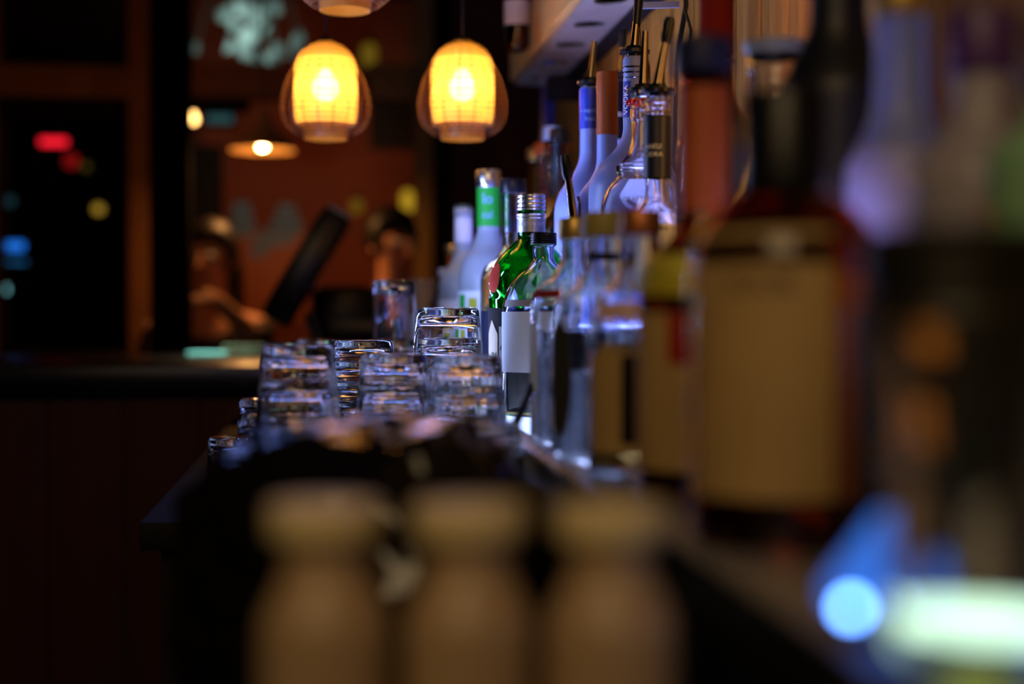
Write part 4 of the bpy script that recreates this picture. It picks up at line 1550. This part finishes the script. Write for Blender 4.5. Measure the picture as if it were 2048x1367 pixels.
def person(x, y, rz, label, headz, hand_l, hand_r, long_hair=False):
    """seated figure; local +X is forward; hands are local points"""
    rt = thing('person', label, 'person', (x, y, 0), rz)
    hz = headz            # head centre
    nk = hz - .16
    sh_ = nk - .05
    pel = sh_ - .46
    V = [(0, 0, pel), (0.01, 0, pel + .12), (.02, 0, pel + .30), (.02, 0, sh_ - .04), (.03, 0, nk), (.045, 0, hz - .075), (.05, 0, hz), (.045, 0, hz + .065)]
    Rr = [.13, .12, .135, .10, .052, .060, (.088, .078), (.075, .068)]
    E = [(0, 1), (1, 2), (2, 3), (3, 4), (4, 5), (5, 6), (6, 7)]
    for s, hp in ((1, Vector(hand_l)), (-1, Vector(hand_r))):
        b = len(V)
        shp = Vector((.02, s * .18, sh_ - .03))
        el = (shp + hp) / 2 + Vector((-.04, s * .07, -.10))
        V += [shp, el, hp]
        Rr += [.055, .042, .027]
        E += [(3, b), (b, b + 1), (b + 1, b + 2)]
        # leg
        k = len(V)
        V += [(.02, s * .10, pel - .02), (.42, s * .13, pel - .02), (.40, s * .13, pel - .44), (.50, s * .13, pel - .46)]
        Rr += [.085, .060, .042, .035]
        E += [(0, k), (k, k + 1), (k + 1, k + 2), (k + 2, k + 3)]
    skinned('body', V, E, Rr, mskin, rt)
    # clothing: torso, upper arms, trousers
    CV = [(0, 0, pel), (0.01, 0, pel + .12), (.02, 0, pel + .30), (.02, 0, sh_ - .03)]
    CR = [.145, .135, .15, .115]
    CE = [(0, 1), (1, 2), (2, 3)]
    for s, hp in ((1, Vector(hand_l)), (-1, Vector(hand_r))):
        b = len(CV)
        shp = Vector((.02, s * .18, sh_ - .03))
        el = (shp + hp) / 2 + Vector((-.04, s * .07, -.10))
        CV += [shp, el, el.lerp(hp, .25)]
        CR += [.068, .055, .050]
        CE += [(3, b), (b, b + 1), (b + 1, b + 2)]
        k = len(CV)
        CV += [(.02, s * .10, pel - .02), (.42, s * .13, pel - .02), (.40, s * .13, pel - .40)]
        CR += [.098, .072, .056]
        CE += [(0, k), (k, k + 1), (k + 1, k + 2)]
    skinned('clothes', CV, CE, CR, mcloth, rt)
    # hands: palm and five fingers
    for s, hp in ((1, Vector(hand_l)), (-1, Vector(hand_r))):
        hv = [hp, hp + Vector((.045, 0, -.004)), hp + Vector((.085, 0, -.006))]
        hr = [.026, .030, .026]
        he = [(0, 1), (1, 2)]
        ho = skinned('hand', hv, he, hr, mskin, rt, 1)
        for f_, (dy, ln) in enumerate([(-.027, .060), (-.009, .072), (.009, .068), (.026, .054)]):
            fv = [hp + Vector((.075, dy, -.006)), hp + Vector((.075 + ln * .45, dy * 1.15, -.008)), hp + Vector((.075 + ln * .8, dy * 1.2, -.022)), hp + Vector((.075 + ln * .95, dy * 1.2, -.036))]
            skinned('finger', fv, [(0, 1), (1, 2), (2, 3)], [.010, .009, .008, .007], mskin, ho, 1)
        fv = [hp + Vector((.025, -s * .018, -.002)), hp + Vector((.05, -s * .045, -.008)), hp + Vector((.078, -s * .056, -.016))]
        skinned('thumb', fv, [(0, 1), (1, 2)], [.012, .010, .008], mskin, ho, 1)
    # face
    bm = bmesh.new()
    tube(bm, [(.128, 0, hz + .018), (.142, 0, hz - .008), (.152, 0, hz - .024), (.134, 0, hz - .034)], [.008, .011, .014, .010], 10)
    link('nose', bm, mskin, rt)
    bm = bmesh.new()
    tube(bm, [(.122, -.024, hz - .058), (.134, 0, hz - .056), (.122, .024, hz - .058)], [.003, .006, .003], 8)
    link('mouth', bm, mat('lips', (0.45, 0.14, 0.10), .5), rt)
    for s in (1, -1):
        bm = bmesh.new()
        bmesh.ops.create_uvsphere(bm, u_segments=14, v_segments=10, radius=.0125, matrix=Matrix.Translation((.120, s * .031, hz + .008)))
        link('eye', bm, M['white'], rt)
        bm = bmesh.new()
        tube(bm, [(.126, s * .014, hz + .030), (.131, s * .032, hz + .035), (.120, s * .050, hz + .030)], .0035, 6)
        link('eyebrow', bm, mhair, rt)
        bm = bmesh.new()
        bmesh.ops.create_uvsphere(bm, u_segments=12, v_segments=8, radius=.024, matrix=Matrix.Translation((.035, s * .085, hz - .002)) @ Matrix.Diagonal((.7, .35, 1.25, 1)))
        link('ear', bm, mskin, rt)
    bm = bmesh.new()
    bmesh.ops.create_uvsphere(bm, u_segments=28, v_segments=18, radius=.105, matrix=Matrix.Translation((.022, 0, hz + .035)) @ Matrix.Diagonal((1.02, .95, 1.08, 1)))
    for v in bm.verts:
        lx = v.co.x
        if v.co.z < hz - (.04 if not long_hair else .08):
            v.co.z = hz - (.04 if not long_hair else .08)
        if v.co.x > .085 and v.co.z < hz + .075:
            v.co.x = .085 - (hz + .075 - v.co.z) * .4
        v.co += noise.noise(v.co * 30) * Vector((.004, .004, .004))
    link('hair', bm, mhair, rt)
    if long_hair:
        bm = bmesh.new()
        tube(bm, [(-.03, 0, hz + .05), (-.075, 0, hz - .04), (-.10, 0, hz - .16), (-.115, 0, hz - .28)], [.07, .085, .075, .03], 16)
        link('long_hair', bm, mhair, rt)
    return rt


p = P(415, 520, 5.0)
person(p.x + .02, p.y, R(-105), 'person in dark clothes seated beyond the far bar beside the pillar', p.z, (.30, .10, P(450, 592, 4.7).z), (.32, -.04, P(440, 640, 4.7).z), True)
p = P(775, 492, 5.2)
person(p.x, p.y, R(-60), 'person in black seated beyond the far bar right of the till', p.z, (.28, .10, p.z - .22), (.30, -.1, p.z - .24))
for (px_, lb) in [(415, 'dark bar stool under the seated person beside the pillar'), (775, 'dark bar stool under the seated person right of the till')]:
    p = P(px_, 520, 5.0 if px_ == 415 else 5.2)
    hz = P(px_, 520 if px_ == 415 else 492, 5.0 if px_ == 415 else 5.2).z
    zs = hz - .67 - .15
    st = thing('bar_stool', lb, 'stool', (p.x, p.y, 0))
    bm = bmesh.new()
    lathe(bm, [(0, zs - .04), (.17, zs - .04), (.18, zs - .03), (.18, zs - .01), (.16, zs), (0, zs)], 32)
    link('seat', bm, M['blackmatte'], st)
    for k in range(4):
        a_ = PI / 4 + k * PI / 2
        bm = bmesh.new()
        tube(bm, [(.12 * math.cos(a_), .12 * math.sin(a_), zs - .035), (.20 * math.cos(a_), .20 * math.sin(a_), 0.002)], .013, 8)
        link('leg', bm, M['blackmatte'], st)
    bm = bmesh.new()
    torus(bm, .17, .25, .008, 32, 6)
    link('foot_ring', bm, M['blackmatte'], st)
# warm unseen fills added to colour the far wall and the frames
area('room_fill', P(640, 500, 6.3), P(640, 400, 8.4), .3, .3, 4.0, (1.0, 0.40, 0.12), 110)
area('room_fill', P(150, 100, 4.3), P(200, 250, 5.6), .2, .2, .55, (1.0, 0.36, 0.08), 150)
